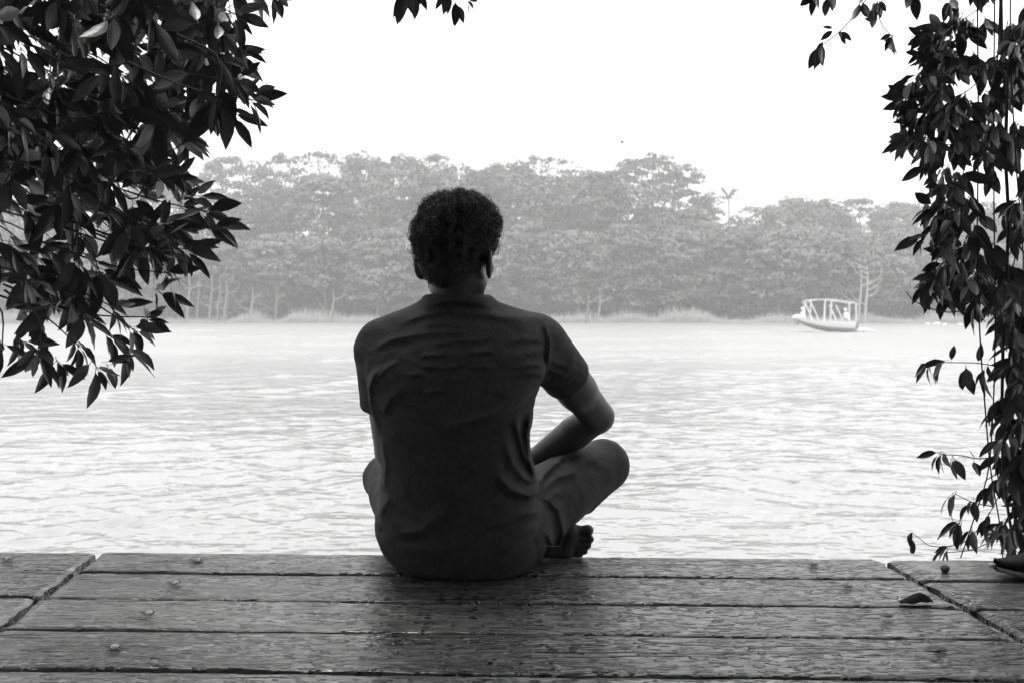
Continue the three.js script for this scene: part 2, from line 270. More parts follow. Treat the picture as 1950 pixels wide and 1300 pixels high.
// ---------------------------------------------------------------- the person
{
  const man = thing('person', 'person in dark t-shirt and jeans sitting cross-legged on the deck edge, back turned', 'person', V(-0.125, 0, -2.25));
  const O = man.position;
  const toLocal = (g) => g.translate(-O.x, -O.y, -O.z);
  const folds = (list) => list.map(([pts, w, amp, d]) => { const q = pts.map(([px, py]) => at(px, py, d ?? 2.1)); const s = (d ?? 2.1) / FX; let x0 = 9, x1 = -9, y0 = 9, y1 = -9; for (const p of q) { x0 = Math.min(x0, p.x); x1 = Math.max(x1, p.x); y0 = Math.min(y0, p.y); y1 = Math.max(y1, p.y); } const m = w * s * 3.2; return { q, w: w * s * 1.15, amp: amp / (d ? 1100 : pts[0][1] < 760 && pts[pts.length - 1][1] < 735 ? 1500 : 1100), box: [x0 - m, x1 + m, y0 - m, y1 + m] }; });
  function foldHeight(F, x, y) {
    let h = 0;
    for (const f of F) {
      if (x < f.box[0] || x > f.box[1] || y < f.box[2] || y > f.box[3]) continue;
      let best = 9, side = 1, along = 0; const n = f.q.length - 1;
      for (let i = 0; i < n; i++) { const a = f.q[i], b = f.q[i + 1], bx = b.x - a.x, by = b.y - a.y, t = clamp(((x - a.x) * bx + (y - a.y) * by) / (bx * bx + by * by), 0, 1), dx = x - a.x - bx * t, dy = y - a.y - by * t, l = Math.hypot(dx, dy); if (l < best) { best = l; side = bx * dy - by * dx >= 0 ? 1 : -1; along = (i + t) / n; } }
      const s = best * side / f.w, fade = smooth(0, 0.22, along) * smooth(1, 0.78, along);
      h += f.amp * fade * (0.5 * Math.exp(-s * s) + 0.55 * Math.exp(-Math.pow(Math.abs(s) * 1.7, 1.25)) - 0.6 * Math.exp(-(s + 1.3) * (s + 1.3) * 0.8));
    }
    return h;
  }
  const yS = [-0.03, 0, 0.05, 0.1, 0.15, 0.2, 0.25, 0.3, 0.35, 0.4, 0.44, 0.5, 0.55, 0.58, 0.605, 0.63];
  const xl = spline(yS, [-0.25, -0.272, -0.303, -0.32, -0.308, -0.303, -0.302, -0.305, -0.312, -0.322, -0.33, -0.325, -0.3, -0.26, -0.205, -0.185]);
  const xr = spline(yS, [0.03, 0.052, 0.076, 0.076, 0.07, 0.06, 0.046, 0.036, 0.044, 0.055, 0.068, 0.075, 0.06, 0.03, -0.045, -0.065]);
  const db = spline(yS, [2.15, 2.132, 2.108, 2.1, 2.095, 2.088, 2.078, 2.068, 2.06, 2.058, 2.06, 2.075, 2.1, 2.122, 2.15, 2.16]);
  const df = spline(yS, [2.42, 2.42, 2.42, 2.42, 2.41, 2.39, 2.37, 2.35, 2.34, 2.33, 2.32, 2.31, 2.305, 2.295, 2.275, 2.26]);
  const stack = (x, y, z, off, top) => {
    const l = xl(y), r = xr(y), a = (r - l) / 2 + off, c = (l + r) / 2, b = (df(y) - db(y)) / 2 + off, cz = -(df(y) + db(y)) / 2;
    const ex = Math.abs(x - c) / a, ez = Math.abs(z - cz) / b, k = Math.pow(Math.pow(ex, 2.35) + Math.pow(ez, 2.35), 1 / 2.35);
    return Math.max((k - 1) * Math.min(a, b) * 0.9, y - top);
  };
  const shR = V(0.068, 0.515, -2.24), elR = V(0.214, 0.332, -2.42), wrR = V(0.036, 0.192, -2.52);
  const shL = V(-0.302, 0.51, -2.22), elL = V(-0.296, 0.25, -2.38), wrL = V(-0.165, 0.165, -2.53);
  const dirOf = (a, b) => V().subVectors(b, a).normalize(), dR = dirOf(shR, elR), dL = dirOf(shL, elL);
  const cutR = V().lerpVectors(shR, elR, 0.44), cutL = V().lerpVectors(shL, elL, 0.5);
  const hem = spline([-0.34, -0.3, -0.27, -0.2, -0.1, 0, 0.04, 0.06, 0.085], [0.095, 0.083, 0.05, 0.018, 0.008, 0.006, 0.02, 0.06, 0.115]);
  const trap = (x, y, z, o) => Math.min(cap(x, y, z, V(-0.08, 0.585, -2.2), V(0.045, 0.538, -2.225), 0.04 + o, 0.05 + o), cap(x, y, z, V(-0.175, 0.583, -2.2), V(-0.285, 0.53, -2.21), 0.036 + o, 0.048 + o));

  // t-shirt
  const FS = folds([
    [[[745, 620], [800, 602], [850, 594], [930, 600], [1000, 614]], 7, 6], [[[700, 670], [740, 648], [800, 636], [850, 632], [905, 637]], 7, 6.5], [[[800, 618], [840, 615], [880, 619]], 6, 4],
    [[[820, 657], [860, 649], [905, 646]], 6, 6], [[[798, 678], [825, 674], [855, 673]], 5, 6], [[[893, 650], [945, 641]], 6, 5], [[[888, 673], [915, 668], [945, 668]], 5, 6], [[[798, 694], [850, 698], [892, 691]], 5, 5],
    [[[893, 700], [935, 694]], 5, 4.5], [[[806, 747], [830, 741], [858, 742]], 5, 6], [[[780, 712], [815, 708]], 5, 4], [[[845, 722], [890, 718]], 6, 3.5], [[[838, 815], [880, 801], [940, 786], [985, 766], [1018, 742]], 9, 10],
    [[[970, 702], [1000, 696], [1035, 694]], 5, 5], [[[965, 716], [1005, 711], [1038, 713]], 5, 5], [[[1000, 675], [1038, 664]], 6, 5], [[[950, 655], [1000, 645], [1040, 650]], 7, 4],
    [[[735, 690], [712, 712], [700, 740], [704, 780], [722, 835]], 8, 7], [[[765, 685], [735, 700], [718, 722]], 6, 5], [[[722, 830], [730, 885], [724, 945]], 8, 5], [[[728, 790], [742, 760], [770, 735]], 9, 4],
    [[[706, 985], [722, 1003], [760, 1018], [800, 1010], [830, 985], [848, 945]], 11, 11], [[[740, 950], [724, 972], [712, 998]], 9, 7], [[[745, 1040], [800, 1052], [870, 1045]], 14, 5],
    [[[1014, 780], [1004, 830], [1008, 880], [1026, 935]], 8, 9], [[[980, 790], [992, 850], [1003, 895]], 8, 8], [[[960, 830], [975, 880], [1000, 920]], 10, 5], [[[940, 895], [975, 935], [1010, 950], [1038, 945]], 10, 12], [[[985, 905], [1010, 925], [1030, 925]], 7, 6],
    [[[930, 1010], [985, 985], [1032, 985]], 10, 7], [[[950, 1060], [1000, 1030], [1030, 1010]], 12, 6], [[[880, 880], [920, 860], [970, 850]], 16, 4], [[[790, 900], [840, 930], [900, 935]], 18, 4],
    [[[1040, 702], [1072, 712], [1104, 694]], 6, 8, 2.27], [[[1040, 682], [1078, 694], [1100, 680]], 6, 5, 2.27], [[[1035, 610], [1046, 650], [1042, 700]], 5, 4, 2.2], [[[1045, 722], [1075, 722], [1108, 704]], 4, 4, 2.3],
  ]);
  const tee = (x, y, z) => {
    let d = stack(x, y, z, 0, 0.618);
    d = smin(d, trap(x, y, z, 0), 0.05);
    let s = cap(x, y, z, shR, elR, 0.061, 0.056); s = smax(s, (x - cutR.x) * dR.x + (y - cutR.y) * dR.y + (z - cutR.z) * dR.z, 0.004);
    d = smin(d, s, 0.03);
    s = cap(x, y, z, shL, elL, 0.056, 0.062); s = smax(s, (x - cutL.x) * dL.x + (y - cutL.y) * dL.y + (z - cutL.z) * dL.z, 0.004);
    d = smin(d, s, 0.024);
    const cy = y - 0.607 - 0.24 * (z + 2.19), rr = Math.hypot((x + 0.12) / 1.0, (z + 2.188)) - 0.0655;
    d = smin(d, smax(Math.abs(rr + 0.2 * cy) - 0.0045, Math.abs(cy) - 0.0095, 0.006), 0.03);
    if (Math.abs(d) < 0.05) {
      const back = smooth(-2.3, -2.17, z + 0.0 * y) ;
      d -= foldHeight(FS, x, y) * Math.max(back, x > 0.06 ? smooth(-2.42, -2.28, z) : 0);
      d -= 0.002 * n3(x * 14, y * 26, z * 14) + 0.001 * n3(x * 34, y * 60, z * 30) + 0.0009 * Math.pow(1 - Math.abs(n3(x * 11 + 0.6 * y, y * 30 + x * 6, 4)), 5) * smooth(0.1, 0.45, y);
    }
    return Math.max(d, hem(x) - y);
  };
  const weave = dataTex(256, 256, (i, j) => 0.5 + 0.25 * Math.sin(i / 256 * 2 * Math.PI * 64) * Math.sin(j / 256 * 2 * Math.PI * 64) + 0.3 * pn(i / 8, j / 8, 32, 32, 3), { float: true, repeat: [10, 10] });
  const blotch = dataTex(256, 256, (i, j) => 0.5 + 0.13 * pn(i / 3.2, j / 3.2, 80, 80, 3) + 0.06 * pn(i / 16, j / 16, 16, 16, 5), { srgb: true, repeat: [4, 4] });
  part('t_shirt', toLocal(isoMesh(tee, [-0.42, -0.01, -2.5], [0.24, 0.66, -2.03], 0.0039)), mat(0.035 * 2, 0.9, { map: blotch, bumpMap: weave, bumpScale: 0.0011, sheen: 0.25, sheenRoughness: 0.6, sheenColor: grey(0.2) }), man);

  // trousers
  const hipR = V(-0.015, 0.09, -2.28), knR = V(0.236, 0.188, -2.55), hipL = V(-0.215, 0.095, -2.28), knL = V(-0.338, 0.135, -2.66);
  const anR = V(-0.11, 0.055, -2.56), anL = V(0.03, 0.045, -2.425);
  const FT = folds([[[[1012, 897], [1050, 876], [1105, 850]], 6, 8, 2.45], [[[1018, 908], [1055, 893], [1100, 888]], 6, 7, 2.45], [[[1028, 925], [1065, 917]], 6, 6, 2.42], [[[1035, 935], [1062, 965], [1072, 1010], [1068, 1050]], 7, 6, 2.3], [[[1100, 1000], [1140, 950], [1175, 925]], 7, 4, 2.5],
    [[[1060, 1058], [1100, 1010], [1150, 955]], 4, 4, 2.4], [[[1008, 1098], [1030, 1070], [1040, 1030]], 3, 2.5, 2.2], [[[1040, 1000], [1052, 1040], [1045, 1080]], 6, 5, 2.25], [[[1080, 880], [1110, 868], [1140, 866]], 8, 4, 2.5], [[[1050, 1005], [1090, 985], [1120, 955]], 12, 4, 2.4]]);
  const jeans = (x, y, z) => {
    let d = Math.max(stack(x, y, z, -0.011, 0.24), 0.001 - y);
    const g = cap(x, y, z, hipR, knR, 0.104, 0.069); d = smin(d, g, 0.05);
    d = smin(d, cap(x, y, z, hipL, knL, 0.095, 0.066), 0.05);
    d = smin(d, cap(x, y, z, knR, V(0.06, 0.1, -2.56), 0.062, 0.057), 0.02);
    d = smin(d, cap(x, y, z, V(0.06, 0.1, -2.56), V().lerpVectors(knR, anR, 0.86), 0.057, 0.047), 0.03);
    d = smin(d, cap(x, y, z, knL, V(-0.16, 0.085, -2.56), 0.064, 0.057), 0.02);
    d = smin(d, cap(x, y, z, V(-0.16, 0.085, -2.56), V().lerpVectors(knL, anL, 0.84), 0.057, 0.047), 0.03);
    if (Math.abs(d) < 0.05) { if (z > -2.66) d -= foldHeight(FT, x, y); d -= 0.003 * n3(x * 16, y * 16, z * 16) + 0.0014 * n3(x * 40, y * 40, z * 40); }
    return Math.max(d, 0.001 - y);
  };
  part('trousers', toLocal(isoMesh(jeans, [-0.44, -0.01, -2.78], [0.33, 0.3, -2.08], 0.0052)), mat(0.018 * 2, 0.85, { map: blotch, bumpMap: weave, bumpScale: 0.001 }), man);
  const seam = new Tri();
  const onSurf = (px, py, d0) => { const p = V(); for (let d = d0 - 0.3; d < d0 + 0.3; d += 0.004) { p.copy(at(px, py, d)); if (jeans(p.x, p.y, p.z) < 0.0005) return p.clone(); } return at(px, py, d0); };
  for (const line of [[[1034, 1052], [1030, 1068], [1020, 1085], [1008, 1098]], [[1036, 1038], [1050, 1040], [1066, 1040]], [[1070, 1000], [1072, 1025], [1066, 1048]]]) seam.tube(curvePts(line.map(([a, b]) => onSurf(a, b, 2.3)), 14), 0.0011, 5);
  part('seam', toLocal(seam.geo()), mat(0.09, 0.8), man);

  // head frame: r to the right, u up, f towards what the person looks at
  const C = V(-0.125, 0.716, -2.185), yaw = 0.42, F = V(Math.sin(yaw), -0.06, -Math.cos(yaw)).normalize(), R = V(Math.cos(yaw), 0, Math.sin(yaw)), U = V().crossVectors(R, F).normalize();
  const loc = (x, y, z) => { x -= C.x; y -= C.y; z -= C.z; return [x * R.x + y * R.y + z * R.z, x * U.x + y * U.y + z * U.z, x * F.x + y * F.y + z * F.z]; };
  const HP = (r, u, f) => V(C.x + r * R.x + u * U.x + f * F.x, C.y + r * R.y + u * U.y + f * F.y, C.z + r * R.z + u * U.z + f * F.z);
  const head = (x, y, z) => {
    const [r, u, f] = loc(x, y, z), ar = Math.abs(r); if (Math.hypot(r, u, f) > 0.22) return Math.hypot(r, u, f) - 0.17;
    let d = ell(r, u - 0.028, f + 0.012, 0.075, 0.092, 0.096);
    d = smin(d, ell(r, u + 0.042, f - 0.034, 0.058, 0.066, 0.056), 0.03);
    d = smin(d, Math.hypot(r, u + 0.092, f - 0.072) - 0.02, 0.03);
    d = smin(d, Math.hypot(ar - 0.05, u + 0.06, f - 0.005) - 0.02, 0.03);
    d = smin(d, Math.hypot(ar - 0.042, u + 0.018, f - 0.066) - 0.018, 0.02);
    d = smin(d, ell(r, u - 0.03, f - 0.078, 0.045, 0.01, 0.014), 0.015);
    d = smax(d, -(Math.hypot(ar - 0.032, u - 0.008, f - 0.098) - 0.014), 0.012);
    d = smin(d, Math.hypot(ar - 0.032, u - 0.008, f - 0.075) - 0.0125, 0.003);
    d = smin(d, cap(r, u, f, V(0, 0.012, 0.088), V(0, -0.03, 0.108), 0.007, 0.0115), 0.01);
    d = smin(d, Math.hypot(ar - 0.011, u + 0.033, f - 0.098) - 0.008, 0.006);
    d = smin(d, ell(r, u + 0.058, f - 0.092, 0.024, 0.006, 0.009), 0.005);
    d = smin(d, ell(r, u + 0.07, f - 0.091, 0.021, 0.0065, 0.009), 0.005);
    const er = ar - 0.085 - 0.38 * (-0.004 - f), eu = u + 0.018, ef = f + 0.006;      // ears
    let e = ell(er, eu, ef + 0.2 * eu * 0, 0.009, 0.033, 0.019); e = smax(e, -ell(er - 0.009, eu - 0.004, ef - 0.004, 0.006, 0.022, 0.011), 0.004);
    d = smin(d, e, 0.006);
    return d;
  };
  const nkA = V(-0.12, 0.56, -2.205), nkB = HP(0, -0.03, -0.012);

  // hand: wrist, finger direction, palm normal, thumb side
  function hand(w, D, N, curl) {
    D.normalize(); N.addScaledVector(D, -N.dot(D)).normalize(); return (S) => {
      const seg = [], p = (a, b, c) => V().copy(w).addScaledVector(D, a).addScaledVector(S, b).addScaledVector(N, c);
      const off = [0.029, 0.0095, -0.0105, -0.029], len = [0.068, 0.077, 0.071, 0.055], kn = [0.086, 0.089, 0.084, 0.076];
      for (let i = 0; i < 4; i++) {
        seg.push([p(0.004, off[i] * 0.6, 0), p(kn[i], off[i], 0), 0.014, 0.0115, 0.012]);
        let q = p(kn[i], off[i], 0), ang = 0; const spread = off[i] * 0.5;
        for (let k = 0; k < 3; k++) { ang += curl * [0.9, 1.1, 0.7][k] * (1 + 0.1 * i); const l = len[i] * [0.44, 0.32, 0.24][k], e = V().copy(q).addScaledVector(D, Math.cos(ang) * l).addScaledVector(N, Math.sin(ang) * l).addScaledVector(S, spread * l); seg.push([q, e, 0.0092 - k * 0.0008, 0.0086 - k * 0.0009, 0.003]); q = e; }
      }
      let q = p(0.02, 0.024, 0.004); for (const [a, b, c, r] of [[0.035, 0.028, 0.006, 0.0125], [0.03, 0.014, 0.008, 0.0105], [0.026, 0.004, 0.008, 0.009]]) { const e = V().copy(q).addScaledVector(D, a).addScaledVector(S, b).addScaledVector(N, c); seg.push([q, e, r, r - 0.001, 0.006]); q = e; }
      const mid = p(0.08, 0, 0.01);
      return (x, y, z) => { const far = Math.hypot(x - mid.x, y - mid.y, z - mid.z); if (far > 0.17) return far - 0.13; let d = 9; for (const [a, b, ra, rb, k] of seg) d = smin(d, cap(x, y, z, a, b, ra, rb), k); return d; };
    };
  }
  const handR = hand(wrR, V(-0.93, -0.2, -0.25), V(-0.1, -0.9, 0.35), 0.42)(V(-0.25, 0.3, -0.9).normalize());
  const handL = hand(wrL, V(0.93, -0.25, -0.1), V(0.1, -0.9, -0.2), 0.38)(V(0.1, 0.2, -0.95).normalize());
  function foot(ankle, heel, sx) {                                // lies on its outer edge, sole towards the camera; sx: which way the toes point
    const P = (a, b, c) => V(heel.x + sx * a, heel.y + b, heel.z - c);
    const toes = [[0.2, 0.224, 0.043, 0.0135], [0.2, 0.229, 0.0225, 0.0095], [0.195, 0.223, 0.008, 0.009], [0.188, 0.215, -0.005, 0.0086], [0.18, 0.203, -0.0165, 0.0082]];
    const mid = P(0.1, 0.01, 0.03);
    return (x, y, z) => {
      const far = Math.hypot(x - mid.x, y - mid.y, z - mid.z); if (far > 0.22) return far - 0.17;
      let d = cap(x, y, z, P(0, 0, 0.03), P(0.03, 0, 0.03), 0.03, 0.03);
      d = smin(d, cap(x, y, z, P(0.02, -0.004, 0.03), P(0.165, -0.008, 0.02), 0.026, 0.018), 0.02);
      d = smin(d, cap(x, y, z, P(0.03, 0.01, 0.045), P(0.172, 0.034, 0.024), 0.026, 0.021), 0.025);
      d = smin(d, cap(x, y, z, P(0.182, 0.04, 0.022), P(0.166, -0.01, 0.02), 0.02, 0.015), 0.012);
      d = smin(d, cap(x, y, z, P(0.02, 0.01, 0.05), ankle, 0.032, 0.036), 0.03);
      for (const [a, b, u, r] of toes) { d = smin(d, cap(x, y, z, P(a - 0.02, u, 0.022), P(b - 0.012, u * 1.04, 0.018), r * 0.9, r * 0.85), 0.006); const e = P(b - 0.004, u * 1.05, 0.017); d = smin(d, Math.hypot(x - e.x, y - e.y, z - e.z) - r, 0.004); }
      return Math.max(d, 0.0015 - y);
    };
  }
  const footL = foot(anL, V(-0.036, 0.021, -2.328), 1), footR = foot(anR, V(-0.07, 0.03, -2.5), -1);
  const core = (x, y, z) => {
    let d = stack(x, y, z, -0.03, 0.57);
    d = smin(d, trap(x, y, z, -0.014), 0.04);
    d = smin(d, cap(x, y, z, nkA, nkB, 0.058, 0.055), 0.03);
    return d;
  };
  const body = (x, y, z) => {
    let d = Math.max(core(x, y, z), 0.03 - y);
    d = smin(d, head(x, y, z), 0.016);
    d = smin(d, cap(x, y, z, shR, elR, 0.05, 0.041), 0.02); d = smin(d, cap(x, y, z, V().lerpVectors(shR, elR, 0.35), V().lerpVectors(shR, elR, 0.6), 0.046, 0.046), 0.02);
    const mR = V().lerpVectors(elR, wrR, 0.32), mL = V().lerpVectors(elL, wrL, 0.32);
    d = smin(d, Math.min(cap(x, y, z, elR, mR, 0.036, 0.043), cap(x, y, z, mR, wrR, 0.042, 0.026)), 0.012);
    d = smin(d, cap(x, y, z, shL, elL, 0.047, 0.04), 0.02);
    d = smin(d, Math.min(cap(x, y, z, elL, mL, 0.036, 0.042), cap(x, y, z, mL, wrL, 0.042, 0.026)), 0.012);
    d = smin(d, handR(x, y, z), 0.008); d = smin(d, handL(x, y, z), 0.008);
    d = smin(d, cap(x, y, z, hipR, knR, 0.07, 0.05), 0.02); d = smin(d, cap(x, y, z, knR, anR, 0.047, 0.034), 0.015);
    d = smin(d, cap(x, y, z, hipL, knL, 0.07, 0.048), 0.02); d = smin(d, cap(x, y, z, knL, anL, 0.047, 0.034), 0.01);
    d = smin(d, footL(x, y, z), 0.01); d = smin(d, footR(x, y, z), 0.01);
    return d;
  };
  const pores = dataTex(256, 256, (i, j) => 0.5 + 0.3 * pn(i / 3, j / 3, 85, 85, 3) + 0.3 * pn(i / 12, j / 12, 21, 21, 5), { float: true, repeat: [12, 12] });
  part('body', toLocal(isoMesh(body, [-0.43, -0.005, -2.76], [0.3, 0.86, -2.03], 0.0048)), mat(0.045, 0.45, { bumpMap: pores, bumpScale: 0.0004 }), man);

  // hair: a lumpy curly mass with loose curls on it
  const hairBase = (x, y, z) => {
    const [r, u, f] = loc(x, y, z);
    const sq = (Math.pow(Math.pow(Math.abs(r - 0.003) / 0.0785, 2.3) + Math.pow(Math.abs(u - 0.043) / 0.087, 2.3), 2 / 2.3) + Math.pow((f + 0.014) / 0.102, 2)); let d = (Math.sqrt(sq) - 1) * 0.088;
    d = smin(d, ell(r, u - 0.085, f - 0.02, 0.07, 0.05, 0.075), 0.03);
    d = smin(d, ell(r, u + 0.014, f + 0.04, 0.058, 0.062, 0.066), 0.03);
    d = smax(d, -ell(r, u + 0.03, f - 0.115, 0.1, 0.105, 0.085), 0.01);
    d = smax(d, -ell(Math.abs(r) - 0.1, u + 0.03, f - 0.01, 0.032, 0.05, 0.045), 0.01);
    return d;
  };
  const hairS = (x, y, z) => { let d = hairBase(x, y, z); if (Math.abs(d) < 0.04) { const w = smooth(0.63, 0.74, y), q = 1 - Math.abs(n3(x * 42, y * 42, z * 42)), q2 = 1 - Math.abs(n3(x * 110 + 5, y * 110, z * 110)); d -= (0.002 + 0.013 * w) * (q - 0.55) + (0.0015 + 0.003 * w) * (q2 - 0.5); } return d; };
  const hairG = isoMesh(hairS, [-0.26, 0.6, -2.34], [0.01, 0.9, -2.03], 0.0026);
  const hp = hairG.attributes.position.array, hn = hairG.attributes.normal.array, curls = new Tri(), r = rng(31);
  for (let n = 0; n < 5000; n++) {
    const k = Math.floor(r() * hp.length / 3) * 3, p = V(hp[k], hp[k + 1], hp[k + 2]), nn = V(hn[k], hn[k + 1], hn[k + 2]), w = smooth(0.64, 0.76, p.y);
    if (r() > 0.25 + 0.75 * w) continue;
    const t = V(r() - 0.5, r() - 0.5, r() - 0.5).cross(nn).normalize(), b = V().crossVectors(nn, t), R0 = (0.0035 + 0.006 * r()) * (0.35 + 0.65 * w), out = (0.004 + 0.017 * r() * r()) * (0.3 + 0.7 * w), turns = 0.8 + 1.4 * r(), ph = r() * 6.28, drift = (r() - 0.5) * 0.016, pts = [];
    for (let i = 0; i <= 9; i++) { const s = i / 9, a = ph + s * turns * 6.28; pts.push(V().copy(p).addScaledVector(nn, -0.002 + out * Math.sin(s * 2.4)).addScaledVector(t, R0 * (Math.cos(a) - Math.cos(ph)) + drift * s).addScaledVector(b, R0 * (Math.sin(a) - Math.sin(ph)))); }
    curls.tube(pts, 0.0005, 3);
  }
  const black = mat(0.007, 0.62);
  const hair = part('hair', toLocal(hairG), black, man);
  part('curls', toLocal(curls.geo()), black, hair).userData.kind = 'stuff';
}

// ---------------------------------------------------------------- the wood on the far shore
const farLeaf = [0.072, 0.095, 0.118].map((v) => mat(v, 0.75, { vertexColors: true }));
const palmLeaf = mat(0.035, 0.75);
const farBark = mat(0.16, 0.9), paleBark = mat(0.24, 0.85), whiteBark = mat(0.36, 0.85), darkBark = mat(0.1, 0.9);
function leafClump(t, r, c, rx, ry, n, size, up = 1) {           // leaves over the upper side of a flattened clump
  const tone = 0.72 + 0.5 * r();
  for (let i = 0; i < n; i++) {
    const a = r() * 6.283, far = r() < 0.16 ? 1.1 + 0.45 * r() : 1, y = (-0.35 + 1.35 * r()) * far, q = Math.sqrt(Math.max(0, 1 - Math.min(1, y * y / far / far))) * (0.55 + 0.45 * Math.sqrt(r())) * far;
    const p = V(c.x + Math.cos(a) * q * rx, c.y + y * ry, c.z + Math.sin(a) * q * rx);
    const nn = V(Math.cos(a) * q * 0.7 + (r() - 0.5) * 1.1, up * (0.5 + 0.5 * y) + (r() - 0.5) * 0.8, Math.sin(a) * q * 0.7 + (r() - 0.5) * 1.1).normalize();
    const d = V(r() - 0.5, (r() - 0.5) * 0.5 - 0.15, r() - 0.5).cross(nn).normalize(), s = V().crossVectors(nn, d), l = size * (0.6 + 0.8 * r()), w = l * 0.34;
    const k = t.v(p.x - d.x * l / 2, p.y - d.y * l / 2, p.z - d.z * l / 2); t.v(p.x + s.x * w, p.y + s.y * w, p.z + s.z * w); t.v(p.x + d.x * l / 2, p.y + d.y * l / 2, p.z + d.z * l / 2); t.v(p.x - s.x * w, p.y - s.y * w, p.z - s.z * w);
    t.q(k, k + 1, k + 2, k + 3); const c1 = tone * (0.85 + 0.3 * r()); for (let e = k; e < k + 4; e++) t.c[e] = c1;
  }
}
// kind: layered | round | airy | arch ; h height, w crown width, b height where the crown begins
function farTree(seed, kind, h, w, b, pale) {
  const r = rng(seed), leaf = new Tri(), wood = new Tri(), R = w / 2, ch = h - b, lean = (r() - 0.5) * w * 0.12;
  const clumps = [], N = { layered: 105, round: 95, airy: 80, arch: 120 }[kind] * clamp(w * ch / 70, 0.5, 2.2);
  for (let i = 0; i < N; i++) {
    const a = r() * 6.283, u = r(); let x, y, z;
    const lump = 0.8 + 0.28 * n3(Math.cos(a) * 1.7 + seed, u * 3.3, Math.sin(a) * 1.7);
    if (kind === 'layered') { const lv = u, rr = R * Math.pow(Math.max(0.1, 1 - Math.pow(lv, 2.4)), 0.5) * lump * (0.5 + 0.5 * Math.sqrt(r())); x = Math.cos(a) * rr; z = Math.sin(a) * rr; y = b + ch * lv * 0.97; }
    else if (kind === 'round') { const el = u * 1.85 - 0.85, q = Math.pow(Math.max(0, 1 - Math.pow(Math.abs(el), 2.6)), 0.42); x = Math.cos(a) * q * R * lump; z = Math.sin(a) * q * R * lump; y = b + ch * (0.47 + 0.5 * el * lump); }
    else if (kind === 'airy') { const el = u * 1.85 - 0.88, q = Math.pow(Math.max(0, 1 - Math.pow(Math.abs(el), 2.4)), 0.45) * (0.35 + 0.65 * r()); x = Math.cos(a) * q * R; z = Math.sin(a) * q * R; y = b + ch * (0.47 + 0.5 * el); }
    else { const s = u * 2 - 1, k = 0.35 + 0.65 * Math.pow(r(), 0.6); x = s * R; z = (r() - 0.5) * R * 0.8; y = h - ch * (0.06 + 0.94 * Math.pow(Math.abs(s), 2.3)) * (s < 0 ? 0.75 : 1) - ch * (1 - k) * 0.8; }
    clumps.push(V(x + lean, y, z));
  }
  const cs = { layered: [1.3, 0.5, 56, 0.56], round: [1.3, 0.82, 58, 0.56], airy: [0.95, 0.5, 38, 0.42], arch: [1.1, 0.45, 60, 0.46] }[kind];
  for (const c of clumps) { const s = 0.75 + 0.6 * r(); leafClump(leaf, r, c, cs[0] * s, cs[1] * s, Math.round(cs[2] * s), cs[3]); }
  const tr = h * 0.016 + 0.05, top = V(lean, b + ch * 0.7, 0), trunkPts = curvePts([V(0, -0.6, 0), V(lean * 0.2 + (r() - 0.5) * 0.4, b * 0.6, 0.1), V(lean * 0.6 + (r() - 0.5) * 0.5, b + ch * 0.25, 0), top], 10);
  wood.tube(trunkPts, taper(10, tr * 1.25, tr * 0.3), 7);
  const nb = kind === 'airy' || kind === 'arch' ? 12 : 8;
  for (let i = 0; i < nb; i++) { const c = clumps[Math.floor(r() * clumps.length)], s = V().copy(trunkPts[3 + Math.floor(r() * 6)]); wood.tube(curvePts([s, V((s.x + c.x) / 2, Math.max(s.y, c.y) * 0.5 + Math.min(s.y, c.y) * 0.5, (s.z + c.z) / 2), c], 5), taper(5, tr * 0.45, tr * 0.12), 5); }
  return { leaf: leaf.geo(false), wood: wood.geo() };
}
function plantFar(name, label, px, topPy, wPx, d, kind, seed, shade, { pale, b = 0.3, group } = {}) {
  const x = (px - HX) / FX * d, y0 = bankHeight(x, d), top = EYE - (topPy - HY) / FX * d, h = top - y0, w = wPx / FX * d;
  const t = thing(name, label, 'tree', V(x, y0, -d), group), g = farTree(seed, kind, h, w, h * b);
  part('trunk', g.wood, pale ? paleBark : farBark, t); part('crown', g.leaf, farLeaf[shade], t);
  return t;
}
